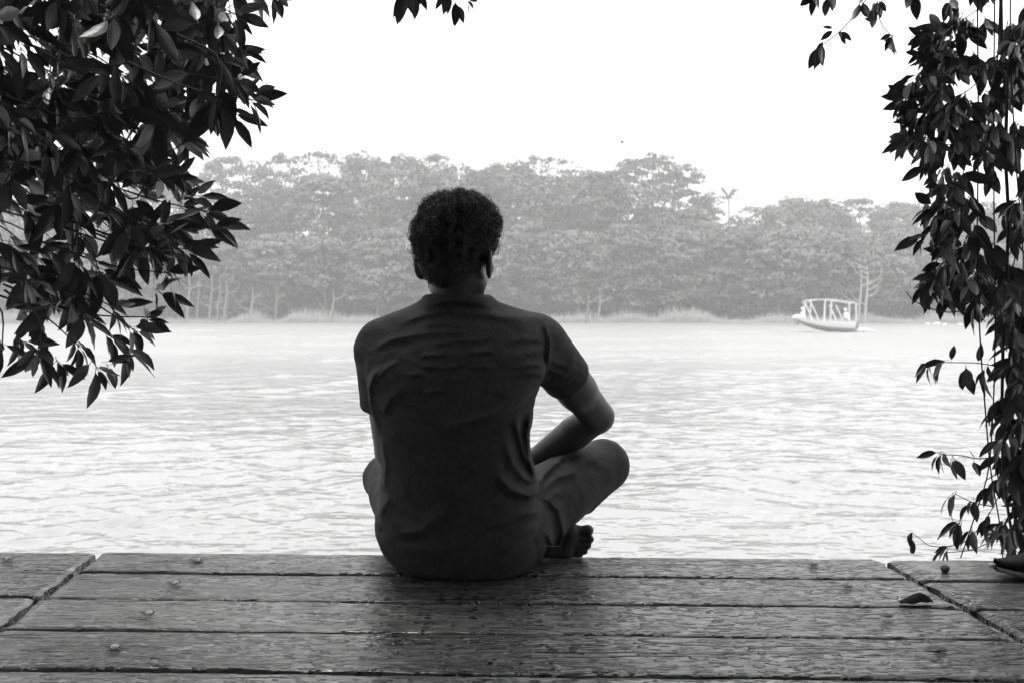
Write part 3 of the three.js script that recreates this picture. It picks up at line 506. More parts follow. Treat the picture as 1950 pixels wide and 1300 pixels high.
{
  const nth = ['first', 'second', 'third', 'fourth', 'fifth', 'sixth', 'seventh', 'eighth', 'ninth', 'tenth', 'eleventh', 'twelfth', 'thirteenth', 'fourteenth', 'fifteenth', 'sixteenth', 'seventeenth', 'eighteenth', 'nineteenth', 'twentieth', 'twenty-first'];
  // skyline row: centre, top, width in the photograph, distance, kind
  const back = [[-60, 345, 150, 176, 'round'], [70, 350, 140, 178, 'round'], [190, 340, 130, 175, 'airy'], [300, 345, 120, 178, 'round'], [445, 297, 125, 176, 'round', 'pale round-topped tree rising on the skyline left of the dip'], [548, 297, 75, 182, 'airy', 'thin airy tree just right of the round-topped skyline tree'], [618, 291, 90, 180, 'airy', 'see-through tree on the skyline left of the twin-spired tree'], [690, 290, 90, 178, 'round', 'tall spire-topped tree on the skyline left of the head'], [765, 293, 110, 178, 'round', 'broad tall tree on the skyline just left of the head'], [822, 298, 60, 184, 'airy', 'wispy pale tree showing above the left side of the hair'],
    [890, 308, 120, 180, 'round', 'dome-topped tall tree directly above the head'], [960, 302, 110, 182, 'round', 'tall tree just right of the head on the skyline'], [1035, 300, 110, 184, 'airy', 'airy tree with open top, left of the skyline saddle'], [1110, 318, 130, 180, 'round', 'flat-topped tree at the skyline saddle left of the arching tree'], [1245, 300, 215, 174, 'arch', 'big arching tree whose umbrella crown curves down to the right'], [1445, 402, 80, 172, 'airy', 'small open tree on the skyline right of the palm'],
    [1505, 380, 95, 172, 'round', 'dark leafy tree on the low skyline left of the boat'], [1570, 383, 100, 174, 'round', 'leafy tree on the low skyline straight above the boat'], [1645, 386, 95, 176, 'airy', 'open-topped tree on the low skyline right above the bare pale tree'], [1720, 384, 120, 174, 'round', 'broad tree on the low skyline left of the hanging vine'], [1830, 390, 130, 174, 'round', 'tree on the low skyline seen through the hanging vine'], [1950, 395, 140, 174, 'round', 'tree at the right end of the low skyline behind the vine'], [2070, 390, 140, 174, 'round', 'farthest right tree of the far skyline']];
  const lb = ['tree of the skyline row hidden farthest left behind the leaves', 'second skyline tree behind the dark leaves on the left', 'open skyline tree glimpsed through the left leaves', 'pale skyline tree at the edge of the left leaves'];
  back.forEach(([px, top, w, d, kind, label], i) => plantFar('skyline_tree', label ?? lb[i], px, top - 9, w * (kind === 'airy' ? 1.5 : 1.3), d, kind, 100 + i, i % 3 === 1 ? 2 : 1, { b: kind === 'arch' ? 0.4 : 0.18, pale: i % 4 === 0 }));
  const mid = [[-40, 400, 170, 'round'], [110, 410, 170, 'layered'], [250, 395, 160, 'round'], [370, 390, 150, 'layered'], [500, 348, 165, 'round'], [610, 330, 160, 'layered'], [715, 318, 170, 'round'], [815, 325, 160, 'layered'], [925, 322, 160, 'layered'], [1030, 320, 160, 'round'], [1130, 325, 170, 'layered'], [1220, 335, 170, 'round'], [1310, 396, 140, 'layered'], [1425, 430, 140, 'layered'], [1520, 420, 140, 'round'], [1620, 425, 140, 'round'], [1720, 425, 150, 'layered'], [1830, 425, 150, 'round'], [1940, 430, 150, 'layered'], [2060, 425, 150, 'round'], [1255, 395, 170, 'layered'], [1345, 425, 120, 'layered']];
  mid.forEach(([px, top, w, kind], i) => plantFar('woodland_tree', i === 4 ? 'dense dark rounded tree of the middle row below the skyline dip' : i === 20 ? 'broad leafy tree filling the space under the big arching tree' : i === 21 ? 'low leafy tree in the wood below and left of the palm' : `leafy ${kind} tree, ${nth[i]} from the left in the middle row of the far wood`, px, top, w * 1.15, 158 + (i * 7 % 5) * 1.6, kind, 200 + i, i === 4 ? 0 : [1, 2, 1, 0, 2][i % 5], { b: 0.08, pale: i % 3 === 0 }));
  const front = [[-70, 470, 150], [30, 462, 150], [130, 475, 140], [235, 462, 140], [340, 470, 120], [430, 458, 135], [525, 448, 140], [620, 455, 140], [720, 440, 150], [815, 450, 140], [915, 445, 150], [1010, 430, 150], [1105, 440, 150], [1205, 430, 150], [1300, 440, 150], [1395, 432, 150], [1485, 445, 140], [1580, 450, 140], [1690, 470, 130], [1790, 480, 130], [1890, 470, 140], [2000, 470, 150]];
  front.forEach(([px, top, w], i) => plantFar('shore_tree', `layered bushy tree, ${nth[i] ?? 'last'} from the left in the row at the far waterline`, px, top, w * 1.2, shoreAt((px - HX) / FX * 140) + 5.5 + (i * 5 % 4) * 0.9, 'layered', 300 + i, [2, 1, 2, 1][i % 4], { b: px < 700 ? 0.42 : i % 2 ? 0.1 : 0.2, pale: true }));
}
{ // palm on the skyline
  const d = 166, x = (1388 - HX) / FX * d, y0 = bankHeight(x, d), top = EYE - (378 - HY) / FX * d - y0, r = rng(9);
  const t = thing('palm_tree', 'coconut palm with drooping fronds on the skyline right of the arching tree', 'tree', V(x, y0, -d));
  part('trunk', new Tri().tube(curvePts([V(0.4, -0.5, 0), V(0.2, top * 0.5, 0), V(0, top, 0)], 10), taper(10, 0.22, 0.13), 8).geo(), farBark, t);
  for (let i = 0; i < 15; i++) {
    const a = i / 15 * 6.283 + r() * 0.3, e = 0.2 + 1.1 * r(), f = new Tri(), L = 3.3 + r(), pts = [];
    for (let k = 0; k <= 8; k++) { const s = k / 8 * L, dr = 0.16 * s * s * (1.2 - 0.4 * e); pts.push(V(Math.cos(a) * s * Math.cos(e), top + s * Math.sin(e) - dr, Math.sin(a) * s * Math.cos(e))); }
    f.tube(pts, taper(8, 0.04, 0.01), 4);
    for (let k = 1; k < 8; k++) for (const sd of [-1, 1]) for (const o of [0, 0.5]) { const p = V().lerpVectors(pts[k], pts[Math.min(k + 1, 8)], o), l = 0.75 * Math.sin(0.5 + k / 8 * 2.4), q = V(-Math.sin(a) * sd * l * 0.75, -0.55 * l, Math.cos(a) * sd * l * 0.75), n = f.v(p.x, p.y, p.z); f.v(p.x + Math.cos(a) * 0.16, p.y, p.z + Math.sin(a) * 0.16); f.v(p.x + q.x, p.y + q.y, p.z + q.z); f.f(n, n + 1, n + 2); }
    part('frond', f.geo(false), palmLeaf, t);
  }
}
function bareTree(name, label, px, topPy, d, m, seed, nb) {
  const x = (px - HX) / FX * d, y0 = bankHeight(x, d), h = EYE - (topPy - HY) / FX * d - y0, r = rng(seed), t = thing(name, label, 'tree', V(x, y0, -d)), w = new Tri();
  const tp = curvePts([V(-0.2, -0.5, 0), V(0, h * 0.4, 0), V(0.25, h * 0.75, 0), V(0.1, h, 0)], 10);
  part('trunk', w.tube(tp, taper(10, 0.2, 0.04), 7).geo(), m, t);
  for (let i = 0; i < nb; i++) { const s = tp[3 + (i * 3) % 7], sg = i % 2 ? 1 : -1, l = 1 + 1.6 * r(), b = new Tri(); b.tube(curvePts([s, V(s.x + sg * l * 0.6, s.y + l * 0.35, r() - 0.5), V(s.x + sg * l, s.y + l * (0.6 + 0.5 * r()), r() - 0.5)], 6), taper(6, 0.09, 0.02), 5); b.tube([V(s.x + sg * l * 0.6, s.y + l * 0.35, 0), V(s.x + sg * l * 0.9, s.y + l * 0.2, 0.3)], [0.04, 0.015], 4); part('branch', b.geo(), m, t); }
}
bareTree('bare_tree', 'bare pale tree with forked branches standing right of the boat', 1650, 505, 133.5, whiteBark, 3, 7);
bareTree('bare_stump_tree', 'thin bare pole-like trunk left beside the forked bare tree', 1638, 510, 134, whiteBark, 4, 2);
bareTree('bare_stump_tree', 'pale curved trunk at the far waterline below the left middle of the wood', 478, 545, 134.5, paleBark, 5, 2);
{
  const label = ['leftmost pale slender trunk at the far shore beside the left leaves', 'second pale slender trunk at the far shore beside the left leaves', 'third slender trunk at the far shore, slightly leaning', 'fourth slender trunk at the far shore, thinner than the third', 'last of the slender trunks left of the pale curved trunk', 'slender forked trunk on the far shore between the curved trunk and shoulder', 'pale short trunk on the far shore left of the person', 'pale forked trunk on the far shore right of the shoulder', 'thin trunk on the far shore right of the forked one'];
  [[357, 520], [376, 515], [400, 525], [415, 530], [428, 535], [525, 545], [632, 550], [1118, 555], [1140, 555]].forEach(([px, top], i) => bareTree('slender_trunk', label[i], px, top, 134 + (i % 3) * 0.6, i % 2 ? farBark : paleBark, 20 + i, 2));
}
{ // reeds along the far waterline: nobody could count them
  const r = rng(61), t = new Tri();
  for (let i = 0; i < 42000; i++) {
    const x = (r() - 0.5) * 165, s = -2.6 + 6.8 * r() * r(), d = shoreAt(x) + s, h = (0.8 + 1.6 * r()) * (0.65 + 0.4 * n3(x * 0.3, 0, 5)) * (s > 0 ? 1.15 : 0.75), y = Math.max(bankHeight(x, d), WATER - 0.05), a = r() * 3.14, w = 0.025 + 0.035 * r(), lx = (r() - 0.5) * 0.7 * h, lz = (r() - 0.5) * 0.6 * h;
    const k = t.v(x - Math.cos(a) * w, y, -d - Math.sin(a) * w); t.v(x + Math.cos(a) * w, y, -d + Math.sin(a) * w); t.v(x + lx * 0.4, y + h * 0.6, -d + lz * 0.4); t.v(x + lx, y + h, -d + lz); t.f(k, k + 1, k + 2); t.f(k + 1, k + 3, k + 2);
  }
  tag(part('reeds', t.geo(false), mat(0.42, 0.85)), 'pale reeds and grass along the far waterline', 'reeds', null, 'stuff');
  const u = new Tri();
  for (let i = 0; i < 900; i++) { const x = (r() - 0.5) * 170, d = shoreAt(x) + 5 + 22 * r(), c = V(x, bankHeight(x, d) + 0.5 + 1.6 * r() * r(), -d); leafClump(u, r, c, 1.1 + 0.8 * r(), 0.8 + 0.6 * r(), 40, 0.55); }
  tag(part('undergrowth', u.geo(false), farLeaf[2]), 'low undergrowth between the reeds and the wood', 'undergrowth', null, 'stuff');
}

// ---------------------------------------------------------------- the boat and those aboard
{
  const d = 84, s = d / FX, at0 = V((1578 - HX) * s, WATER, -d), boat = thing('motor_boat', 'white open motor boat with a tubular canopy frame crossing the lake', 'boat', at0);
  const white = mat(0.85, 0.35), dark = mat(0.33, 0.5), pole = mat(0.55, 0.5);
  const X = (px) => (px - 1578) * s, Y = (py) => (632 - py) * s;
  const st = [[1513, 606, 608, 0.06], [1522, 607, 613, 0.4], [1535, 608, 620, 0.75], [1555, 610, 627, 0.95], [1580, 611.5, 632, 1.0], [1605, 612, 634, 1.0], [1624, 612, 635, 0.95]];
  const hull = (f0, f1, inner) => { const t = new Tri(); let prev = null; for (const [px, sh, ke, hb] of st) { const row = [], n = 10; for (let i = 0; i <= n; i++) { const q = i / n * 2 - 1, a = Math.abs(q), f = mix(f1, f0, 1 - a), prof = Math.pow(1 - f, 0.38); row.push(t.v(X(px), mix(Y(sh), Y(ke), f), Math.sign(q) * hb * prof * (inner ? 0.96 : 1))); } if (prev) for (let i = 0; i < n; i++) t.q(prev[i], prev[i + 1], row[i + 1], row[i]); prev = row; } return t; };
  const band = (sgn, f0, f1) => { const t = new Tri(); let prev = null; for (const [px, sh, ke, hb] of st) { const row = []; for (let i = 0; i <= 5; i++) { const f = mix(f0, f1, i / 5); row.push(t.v(X(px), mix(Y(sh), Y(ke), f), sgn * hb * Math.pow(1 - f * 0.985, 0.34))); } if (prev) for (let i = 0; i < 5; i++) t.q(prev[i], prev[i + 1], row[i + 1], row[i]); prev = row; } return t.geo(); };
  const top = new Tri(); { let p = null; for (const [px, sh, , hb] of st) { const row = [top.v(X(px), Y(sh) - 0.1, -hb * 0.95), top.v(X(px), Y(sh) - 0.1, hb * 0.95)]; if (p) top.q(p[0], p[1], row[1], row[0]); p = row; } const [px, sh, ke, hb] = st[6]; const a = [top.v(X(px), Y(sh), -hb), top.v(X(px), Y(sh), hb), top.v(X(px), Y(ke), hb * 0.4), top.v(X(px), Y(ke), -hb * 0.4)]; top.q(...a); }
  part('hull', mergeGeometries([band(1, 0, 0.55), band(-1, 0, 0.55), top.geo(false)].map((g) => g.index ? g.toNonIndexed() : g)), white, boat);
  part('hull_bottom', mergeGeometries([band(1, 0.555, 1), band(-1, 0.555, 1)]), dark, boat);
  part('bow_cushion', new THREE.SphereGeometry(0.5, 16, 10).scale(1.1, 0.42, 1.3).translate(X(1522), Y(604), 0), white, boat);
  const tube = (pts, r) => new Tri().tube(pts, r * 0.75, 8).geo();
  for (const z of [-0.85, 0.85]) part('canopy_rail', tube(curvePts([V(X(1533), Y(577), z), V(X(1540), Y(573), z), V(X(1577), Y(571), z), V(X(1620), Y(577), z), V(X(1628), Y(579), z)], 16), 0.05), pole, boat);
  for (const px of [1540, 1577, 1622]) part('canopy_bar', tube([V(X(px), Y(px === 1622 ? 577 : 572), -0.85), V(X(px), Y(px === 1622 ? 577 : 572), 0.85)], 0.045), pole, boat);
  for (const z of [-0.85, 0.85]) {
    part('post', tube([V(X(1539), Y(574), z), V(X(1537), Y(611), z)], 0.09), pole, boat); part('brace', tube([V(X(1538), Y(574), z), V(X(1554), Y(610), z)], 0.1), pole, boat);
    part('post', tube([V(X(1578), Y(572), z), V(X(1576), Y(611), z)], 0.11), pole, boat); part('brace', tube([V(X(1586), Y(581), z), V(X(1600), Y(611), z)], 0.09), pole, boat);
    part('post', tube([V(X(1624), Y(578), z), V(X(1625), Y(611), z)], 0.1), pole, boat);
  }
  const mo = new THREE.CapsuleGeometry(0.22, 0.35, 6, 12).translate(X(1631), Y(617), 0); part('outboard_motor', mergeGeometries([mo, new THREE.CapsuleGeometry(0.09, 0.7, 4, 8).translate(X(1631), Y(628), 0)]), mat(0.2, 0.4), boat);
  const r = rng(8), foam = new Tri();
  for (let i = 0; i < 120; i++) { const a = r() * 6.28, q = Math.sqrt(r()), x = 0.95 * Math.cos(a) * q, z = 0.6 * Math.sin(a) * q, y = 0.32 * (1 - q) * r(), R0 = 0.03 + 0.07 * r(); const g = new THREE.IcosahedronGeometry(R0, 1), p = g.attributes.position.array; for (let k = 0; k < p.length; k += 9) { const n = foam.v(p[k] + x, p[k + 1] * 0.6 + y, p[k + 2] + z); foam.v(p[k + 3] + x, p[k + 4] * 0.6 + y, p[k + 5] + z); foam.v(p[k + 6] + x, p[k + 7] * 0.6 + y, p[k + 8] + z); foam.f(n, n + 1, n + 2); } }
  tag(part('wake_foam', foam.geo(), mat(0.7, 0.6), null, V(at0.x + X(1643), WATER + 0.1, -d)), 'white splash of foam behind the motor boat stern', 'foam', null, 'stuff');
  function rider(label, px, py, face, cloth, hat) {                // small seated figure: body, shirt, trousers
    const p = V(at0.x + X(px), WATER + Y(py), -d), t = thing('person', label, 'person', p), f = face; t.scale.setScalar(1.22);
    const J = { hip: V(0, 0.1, 0), chest: V(0.05 * f, 0.45, 0), neck: V(0.08 * f, 0.62, 0), head: V(0.11 * f, 0.78, 0) }, both = (fn) => Math.min(fn(1), fn(-1));
    const skin = (x, y, z) => { let q = ell(x - J.head.x, y - J.head.y, z, 0.095, 0.12, 0.08); q = smin(q, Math.hypot(x - J.head.x - 0.1 * f, y - J.head.y + 0.01, z) - 0.018, 0.02); q = smin(q, cap(x, y, z, J.neck, J.head, 0.055, 0.05), 0.03); q = smin(q, cap(x, y, z, J.hip, J.chest, 0.1, 0.12), 0.05); q = smin(q, both((s) => cap(x, y, z, V(0.05 * f, 0.53, s * 0.19), V(0.02 * f, 0.27, s * 0.24), 0.05, 0.04)), 0.03); q = smin(q, both((s) => cap(x, y, z, V(0.02 * f, 0.27, s * 0.24), V(0.25 * f, 0.22, s * 0.16), 0.04, 0.03)), 0.02); q = smin(q, both((s) => cap(x, y, z, V(0.25 * f, 0.22, s * 0.16), V(0.34 * f, 0.21, s * 0.14), 0.035, 0.025)), 0.02); q = smin(q, both((s) => cap(x, y, z, V(0, 0.1, s * 0.1), V(0.42 * f, 0.12, s * 0.13), 0.075, 0.055)), 0.03); return smin(q, both((s) => Math.min(cap(x, y, z, V(0.42 * f, 0.12, s * 0.13), V(0.42 * f, -0.3, s * 0.13), 0.055, 0.04), cap(x, y, z, V(0.42 * f, -0.3, s * 0.13), V(0.58 * f, -0.32, s * 0.13), 0.04, 0.035))), 0.02); };
    part('body', isoMesh(skin, [-0.8, -0.45, -0.4], [0.8, 1.0, 0.4], 0.022), mat(0.25, 0.6), t);
    part('shirt', isoMesh((x, y, z) => Math.max(smin(cap(x, y, z, V(0, 0.12, 0), V(0.05 * f, 0.5, 0), 0.15, 0.15) * 0.9, both((s) => cap(x, y, z, V(0.05 * f, 0.53, s * 0.17), V(0.02 * f, 0.29, s * 0.24), 0.09, 0.075)), 0.05), y - 0.62), [-0.4, -0.1, -0.45], [0.4, 0.75, 0.45], 0.025), cloth, t);
    part('trousers', isoMesh((x, y, z) => smin(Math.hypot(x, y - 0.08, z * 0.8) - 0.14, both((s) => Math.min(cap(x, y, z, V(0, 0.1, s * 0.1), V(0.42 * f, 0.12, s * 0.13), 0.095, 0.075), cap(x, y, z, V(0.42 * f, 0.12, s * 0.13), V(0.42 * f, -0.26, s * 0.13), 0.075, 0.06))), 0.04), [-0.6, -0.4, -0.4], [0.6, 0.35, 0.4], 0.028), mat(0.3, 0.8), t);
    part('hair', isoMesh((x, y, z) => Math.max(ell(x - J.head.x + 0.01 * f, y - J.head.y - 0.02, z, 0.11, 0.125, 0.095), -(ell(x - J.head.x - 0.1 * f, y - J.head.y + 0.07, z, 0.09, 0.14, 0.12))), [-0.2, 0.6, -0.2], [0.3, 1.0, 0.2], 0.02), hat ? mat(0.85, 0.7) : mat(0.2, 0.7), t);
  }
  rider('person in white shirt steering at the stern of the motor boat', 1613, 612, -1, mat(0.88, 0.8), true);
  rider('person in pale clothes crouching at the bow of the motor boat', 1531, 610, -1, mat(0.75, 0.8), true);
}
{ // pale stones at the far waterline, and a bird over the wood
  const r = rng(15), lb = ['pale stone at the far waterline, leftmost of four right of the boat', 'pale stone at the far waterline, second of four, the widest', 'pale stone at the far waterline, third of four right of the boat', 'pale stone at the far waterline behind the hanging vine, last of four'];
  [[1768, 608, 0.3], [1786, 609, 0.42], [1800, 610, 0.24], [1829, 612, 0.34]].forEach(([px, py, R0], i) => { const d = 118 - i; const x = (px - HX) / FX * d, g = new THREE.IcosahedronGeometry(R0, 3), p = g.attributes.position; for (let k = 0; k < p.count; k++) { const s = 1 + 0.28 * n3(p.getX(k) * 3 + i * 7, p.getY(k) * 3, p.getZ(k) * 3); p.setXYZ(k, p.getX(k) * s * 1.2, p.getY(k) * s * 0.75, p.getZ(k) * s); } g.computeVertexNormals(); tag(part(numbered('shore_stone'), g, mat(0.5, 0.8), null, V(x, WATER + 0.06, -d)), lb[i], 'stone'); });
  const b = thing('bird', 'tiny dark bird flying above the wood right of the head', 'bird', at(1185, 271, 75)), dk = mat(0.05, 0.8);
  part('body', new THREE.SphereGeometry(0.09, 10, 8).scale(1.9, 0.8, 0.8), dk, b);
  for (const s of [-1, 1]) { const t = new Tri(); const a = [t.v(-0.08, 0.03, 0), t.v(0.1, 0.03, 0), t.v(0.06, 0.14, s * 0.22), t.v(-0.08, 0.13, s * 0.2), t.v(-0.1, 0.06, s * 0.45), t.v(-0.08, 0.0, 0)]; t.q(a[0], a[1], a[2], a[3]); t.f(a[3], a[2], a[4]); t.q(a[5], a[1], a[2], a[3]); part('wing', t.geo(false), dk, b); }
}

// ---------------------------------------------------------------- leaves of the tree and the vine that frame the view
function leafGeometry(seed, width, curl, fold, tipPow = 1) {
  const r = rng(seed), t = new Tri(), n = 6, bend = (r() - 0.5) * 0.12; let prev = null;
  const petal = [V(-0.22, 0.01, 0), V(-0.1, 0.0, 0), V(0, 0, 0)];
  t.tube(petal, [0.012, 0.011, 0.012], 3);
  for (let i = 0; i <= n; i++) {
    const s = i / n, w = width * Math.pow(Math.sin(Math.PI * Math.pow(s, 0.92)), 0.85) * (1 - 0.25 * s) + (i === n || !i ? 0.002 : 0), cy = -curl * s * s, cz = bend * Math.sin(Math.PI * s), row = [];
    for (const q of [-1, -0.5, 0, 0.5, 1]) row.push(t.v(s, cy + fold * w * Math.pow(Math.abs(q), 1.3) + 0.012 * Math.sin(s * 17 + seed) * Math.abs(q) * (q > 0 ? 1 : -1), cz + q * w, s, q * 0.5 + 0.5));
    if (prev) for (let k = 0; k < 4; k++) t.q(prev[k], prev[k + 1], row[k + 1], row[k]);
    prev = row;
  }
  return t.geo();
}
const leafVein = dataTex(256, 128, (i, j) => { const s = i / 256, q = Math.abs(j / 128 - 0.5) * 2, rib = Math.exp(-q * q * 900), side = Math.exp(-Math.pow(((s * 11 - q * 2.2) % 1 + 1) % 1 - 0.5, 2) * 120) * (1 - q); return 0.4 + 0.35 * rib + 0.12 * side + 0.06 * pn(s * 24, j / 128 * 12, 24, 12, 4); }, { float: true });
const leafTone = dataTex(256, 128, (i, j) => { const s = i / 256, q = Math.abs(j / 128 - 0.5) * 2; return clamp(0.5 + 0.12 * Math.exp(-q * q * 700) + 0.1 * pn(s * 9, j / 128 * 6, 9, 6, 14) + 0.08 * pn(s * 30, j / 128 * 16, 30, 16, 15), 0.2, 0.8); }, { srgb: true });
const leafMat = (v) => mat(v * 2, 0.33, { map: leafTone, bumpMap: leafVein, bumpScale: 0.0016 });
const broadMats = [leafMat(0.036), leafMat(0.05), leafMat(0.028)], vineMats = [leafMat(0.036), leafMat(0.046)];
const twig = mat(0.018, 0.85);
const UP = V(0, 1, 0);
// a place for each leaf: matrix that carries the leaf (along +x, face +y) to its place
function leafAt(p, dir, face, len) { const x = V().copy(dir).normalize(), y = V().copy(face).addScaledVector(x, -face.dot(x)).normalize(), z = V().crossVectors(x, y); return new THREE.Matrix4().makeBasis(x, y, z).scale(V(len, len, len)).setPosition(p); }
function whorl(list, r, c, dir, n, len, open = 1, droop = 0.35) {
  const D = V().copy(dir).normalize(), A = V(r() - 0.5, r() - 0.5, r() - 0.5).cross(D).normalize(), B = V().crossVectors(D, A), a0 = r() * 6.28;
  for (let i = 0; i < n; i++) {
    const a = a0 + i * 2.4 + (r() - 0.5) * 0.5, o = open * (0.45 + 0.75 * r()), d = V().copy(D).multiplyScalar(Math.cos(o)).addScaledVector(A, Math.sin(o) * Math.cos(a)).addScaledVector(B, Math.sin(o) * Math.sin(a));
    d.y -= droop * (0.5 + r()); d.normalize();
    const l = len * (0.68 + 0.55 * r()), p = V().copy(c).addScaledVector(D, -0.02 * i * len * 4 * r()).addScaledVector(d, 0.2 * l);
    const face = V(D.x * 0.5 + (r() - 0.5) * 0.9, 0.55 + (r() - 0.5) * 0.5, -0.8 + D.z * 0.5 + (r() - 0.5) * 1.1);
    list.push({ m: leafAt(p, d, face, l), p });
  }
}
function placeLeaves(root, list, geos, mats, r, most = 300) {     // the largest ones in view singly, the rest as one mass
  const seen = (q) => { const p = q.p, d = -p.z; if (d < 0.3) return 1e9; const x = HX + p.x / d * FX, y = HY - (p.y - EYE) / d * FX; return x < -30 || x > 1980 || y < -30 ? 1e6 + d : d; };
  const order = list.map((q) => ({ ...q, s: seen(q) })).sort((a, b) => a.s - b.s), rest = [];
  order.forEach((q, i) => {
    const g = geos[Math.floor(r() * geos.length)], mt = mats[Math.floor(r() * mats.length)];
    q.m.elements[12] -= root.position.x; q.m.elements[13] -= root.position.y; q.m.elements[14] -= root.position.z;
    if (i < most) { const m = part('leaf', g, mt, root); q.m.decompose(m.position, m.quaternion, m.scale); }
    else rest.push(g.clone().applyMatrix4(q.m));
  });
  if (rest.length) part('foliage', mergeGeometries(rest), mats[0], root).userData.kind = 'stuff';
}
const inside = (poly, x, y) => { let c = false; for (let i = 0, j = poly.length - 1; i < poly.length; j = i++) { const [xi, yi] = poly[i], [xj, yj] = poly[j]; if ((yi > y) !== (yj > y) && x < (xj - xi) * (y - yi) / (yj - yi) + xi) c = !c; } return c; };

{ // the broad-leaved tree on the left: its trunk stands left of the camera, its crown covers the deck
  const base = V(-3.6, -0.15, 1.6), tree = thing('overhanging_tree', 'big dark tree whose glossy leaves hang in from the left and top', 'tree', base), r = rng(12);
  const loc = (p) => V().copy(p).sub(base), bark = mat(0.08, 0.9);
  part('trunk', new Tri().tube(curvePts([V(0, -0.4, 0), V(0.1, 1, -0.1), V(0.3, 2.2, -0.4), V(0.9, 3.6, -1.2)], 14), taper(14, 0.3, 0.17), 14).geo(), bark, tree);
  const limb = (pts, a, b) => part('branch', new Tri().tube(curvePts(pts.map(loc), 16), taper(16, a, b), 8).geo(), bark, tree);
  limb([V(-3.3, 2.05, 1.2), V(-2.9, 1.9, -0.6), V(-2.4, 1.5, -2.0), V(-1.9, 1.0, -3.0)], 0.1, 0.02);
  limb([V(-3.3, 2.05, 1.2), V(-2.4, 2.2, -0.5), V(-1.7, 1.9, -2.0), V(-1.0, 1.55, -3.0)], 0.09, 0.015);
  limb([V(-2.7, 3.45, 0.4), V(-1.2, 3.9, -0.8), V(0.4, 3.9, -1.8), V(1.9, 3.5, -2.6)], 0.14, 0.05);
  limb([V(-2.7, 3.45, 0.4), V(-1.5, 3.5, 1.6), V(0.6, 3.6, 2.2), V(2.6, 3.4, 2.0)], 0.14, 0.04);
  limb([V(-2.7, 3.45, 0.4), V(-1.9, 3.3, -1.6), V(-0.9, 2.7, -3.0), V(-0.3, 1.9, -3.3)], 0.1, 0.008);
  const list = [], twigs = new Tri(), limbs = [[-250, 60, 2.7], [-120, 250, 2.7], [-100, 430, 2.75], [60, -60, 2.6], [250, -70, 2.6]];
  const put = (px, py, d, ang, n, lpx, open, droop) => {
    const c = at(px, py, d), a = ang * Math.PI / 180, dir = V(Math.cos(a), -Math.sin(a), (r() - 0.6) * 1.3);
    whorl(list, r, c, dir, n, 0.92 * lpx / FX * d, open, droop);
    const back = at(px - Math.cos(a) * 90 - 30 * r(), py - Math.sin(a) * 60 - 25 * r(), d + 0.05), far = at(px - Math.cos(a) * 150 - 90, py - Math.sin(a) * 60 - 60, d + 0.1);
    if (r() < 0.55) twigs.tube(curvePts([far, back, V().copy(c).addScaledVector(dir, 0.01)].map(loc), 7), taper(7, 0.0034, 0.0015), 5);
  };
  // sprays that make the outline
  for (const s of [[520, -8, 2.5, 30, 5, 52], [450, 28, 2.4, 25, 7, 66], [425, 66, 2.4, 15, 5, 58], [425, 118, 2.5, 15, 6, 60], [452, 150, 2.4, -10, 6, 56], [478, 190, 2.35, 12, 6, 62], [413, 185, 2.3, 95, 8, 80], [440, 215, 2.4, 50, 5, 62], [352, 265, 2.9, 30, 6, 55], [345, 225, 2.9, 20, 6, 55], [345, 385, 2.8, -55, 9, 58], [388, 402, 2.7, 10, 6, 56], [352, 474, 2.6, 5, 8, 66], [318, 520, 2.6, 0, 6, 60], [298, 552, 2.6, 10, 5, 62], [282, 606, 2.6, -15, 8, 58], [255, 628, 2.5, 45, 6, 66], [182, 700, 2.4, 60, 6, 62], [205, 695, 2.4, 30, 4, 58], [148, 655, 2.5, 50, 6, 62], [72, 672, 2.4, 100, 7, 70], [110, 690, 2.45, 75, 5, 62], [40, 650, 2.5, 60, 6, 66], [2, 655, 2.4, 95, 4, 62], [60, 610, 2.7, 120, 6, 58], [210, 640, 2.6, 40, 6, 60], [215, 585, 2.6, 20, 7, 64], [160, 600, 2.6, 60, 6, 62], [290, 480, 2.7, 10, 7, 62], [405, 432, 2.65, -5, 6, 58], [372, 372, 2.75, -40, 7, 56], [335, 338, 2.8, -20, 6, 54], [470, 172, 2.4, -15, 5, 54], [462, 96, 2.4, 5, 5, 56], [330, 455, 2.65, 20, 7, 60], [240, 665, 2.45, 60, 5, 60]]) put(...s, s[6], s[7]);
  const poly = [[-80, -60], [500, -60], [440, 70], [440, 150], [400, 210], [345, 240], [330, 300], [300, 350], [330, 430], [300, 520], [240, 590], [180, 620], [90, 600], [20, 560], [-80, 620]];
  let n = 0; while (n < 225) { const x = -80 + 580 * r(), y = -60 + 680 * r(); if (!inside(poly, x, y)) continue; if (r() < smooth(230, 420, y) * 0.45) continue; n++; put(x, y, 2.5 + 1.3 * r() * r() + 0.2 * r(), r() < 0.5 ? 20 + 80 * r() : r() * 360, 6, 66 + 14 * r()); }
  // the far, paler side of the crown, past the shade
  for (let i = 0; i < 60; i++) put(-20 + 390 * r(), 130 + 370 * r(), 5 + 1.6 * r(), r() * 120 - 20, 6, 44);
  // the spray that hangs into the top of the view
  for (const s of [[768, -22, 2.6, 95, 6, 56], [790, -18, 2.62, 80, 4, 50], [848, -20, 2.6, 105, 3, 54], [868, 8, 2.6, 80, 6, 40], [735, -30, 2.6, 200, 3, 40], [890, 0, 2.62, 30, 3, 26]]) put(...s, 0.6, 0.7);
  const geos = [leafGeometry(1, 0.19, 0.1, 0.2), leafGeometry(2, 0.21, 0.18, 0.25), leafGeometry(3, 0.18, 0.05, 0.28), leafGeometry(4, 0.23, 0.22, 0.16), leafGeometry(5, 0.2, -0.12, 0.3)];
  part('twigs', twigs.geo(), twig, tree).userData.kind = 'stuff';
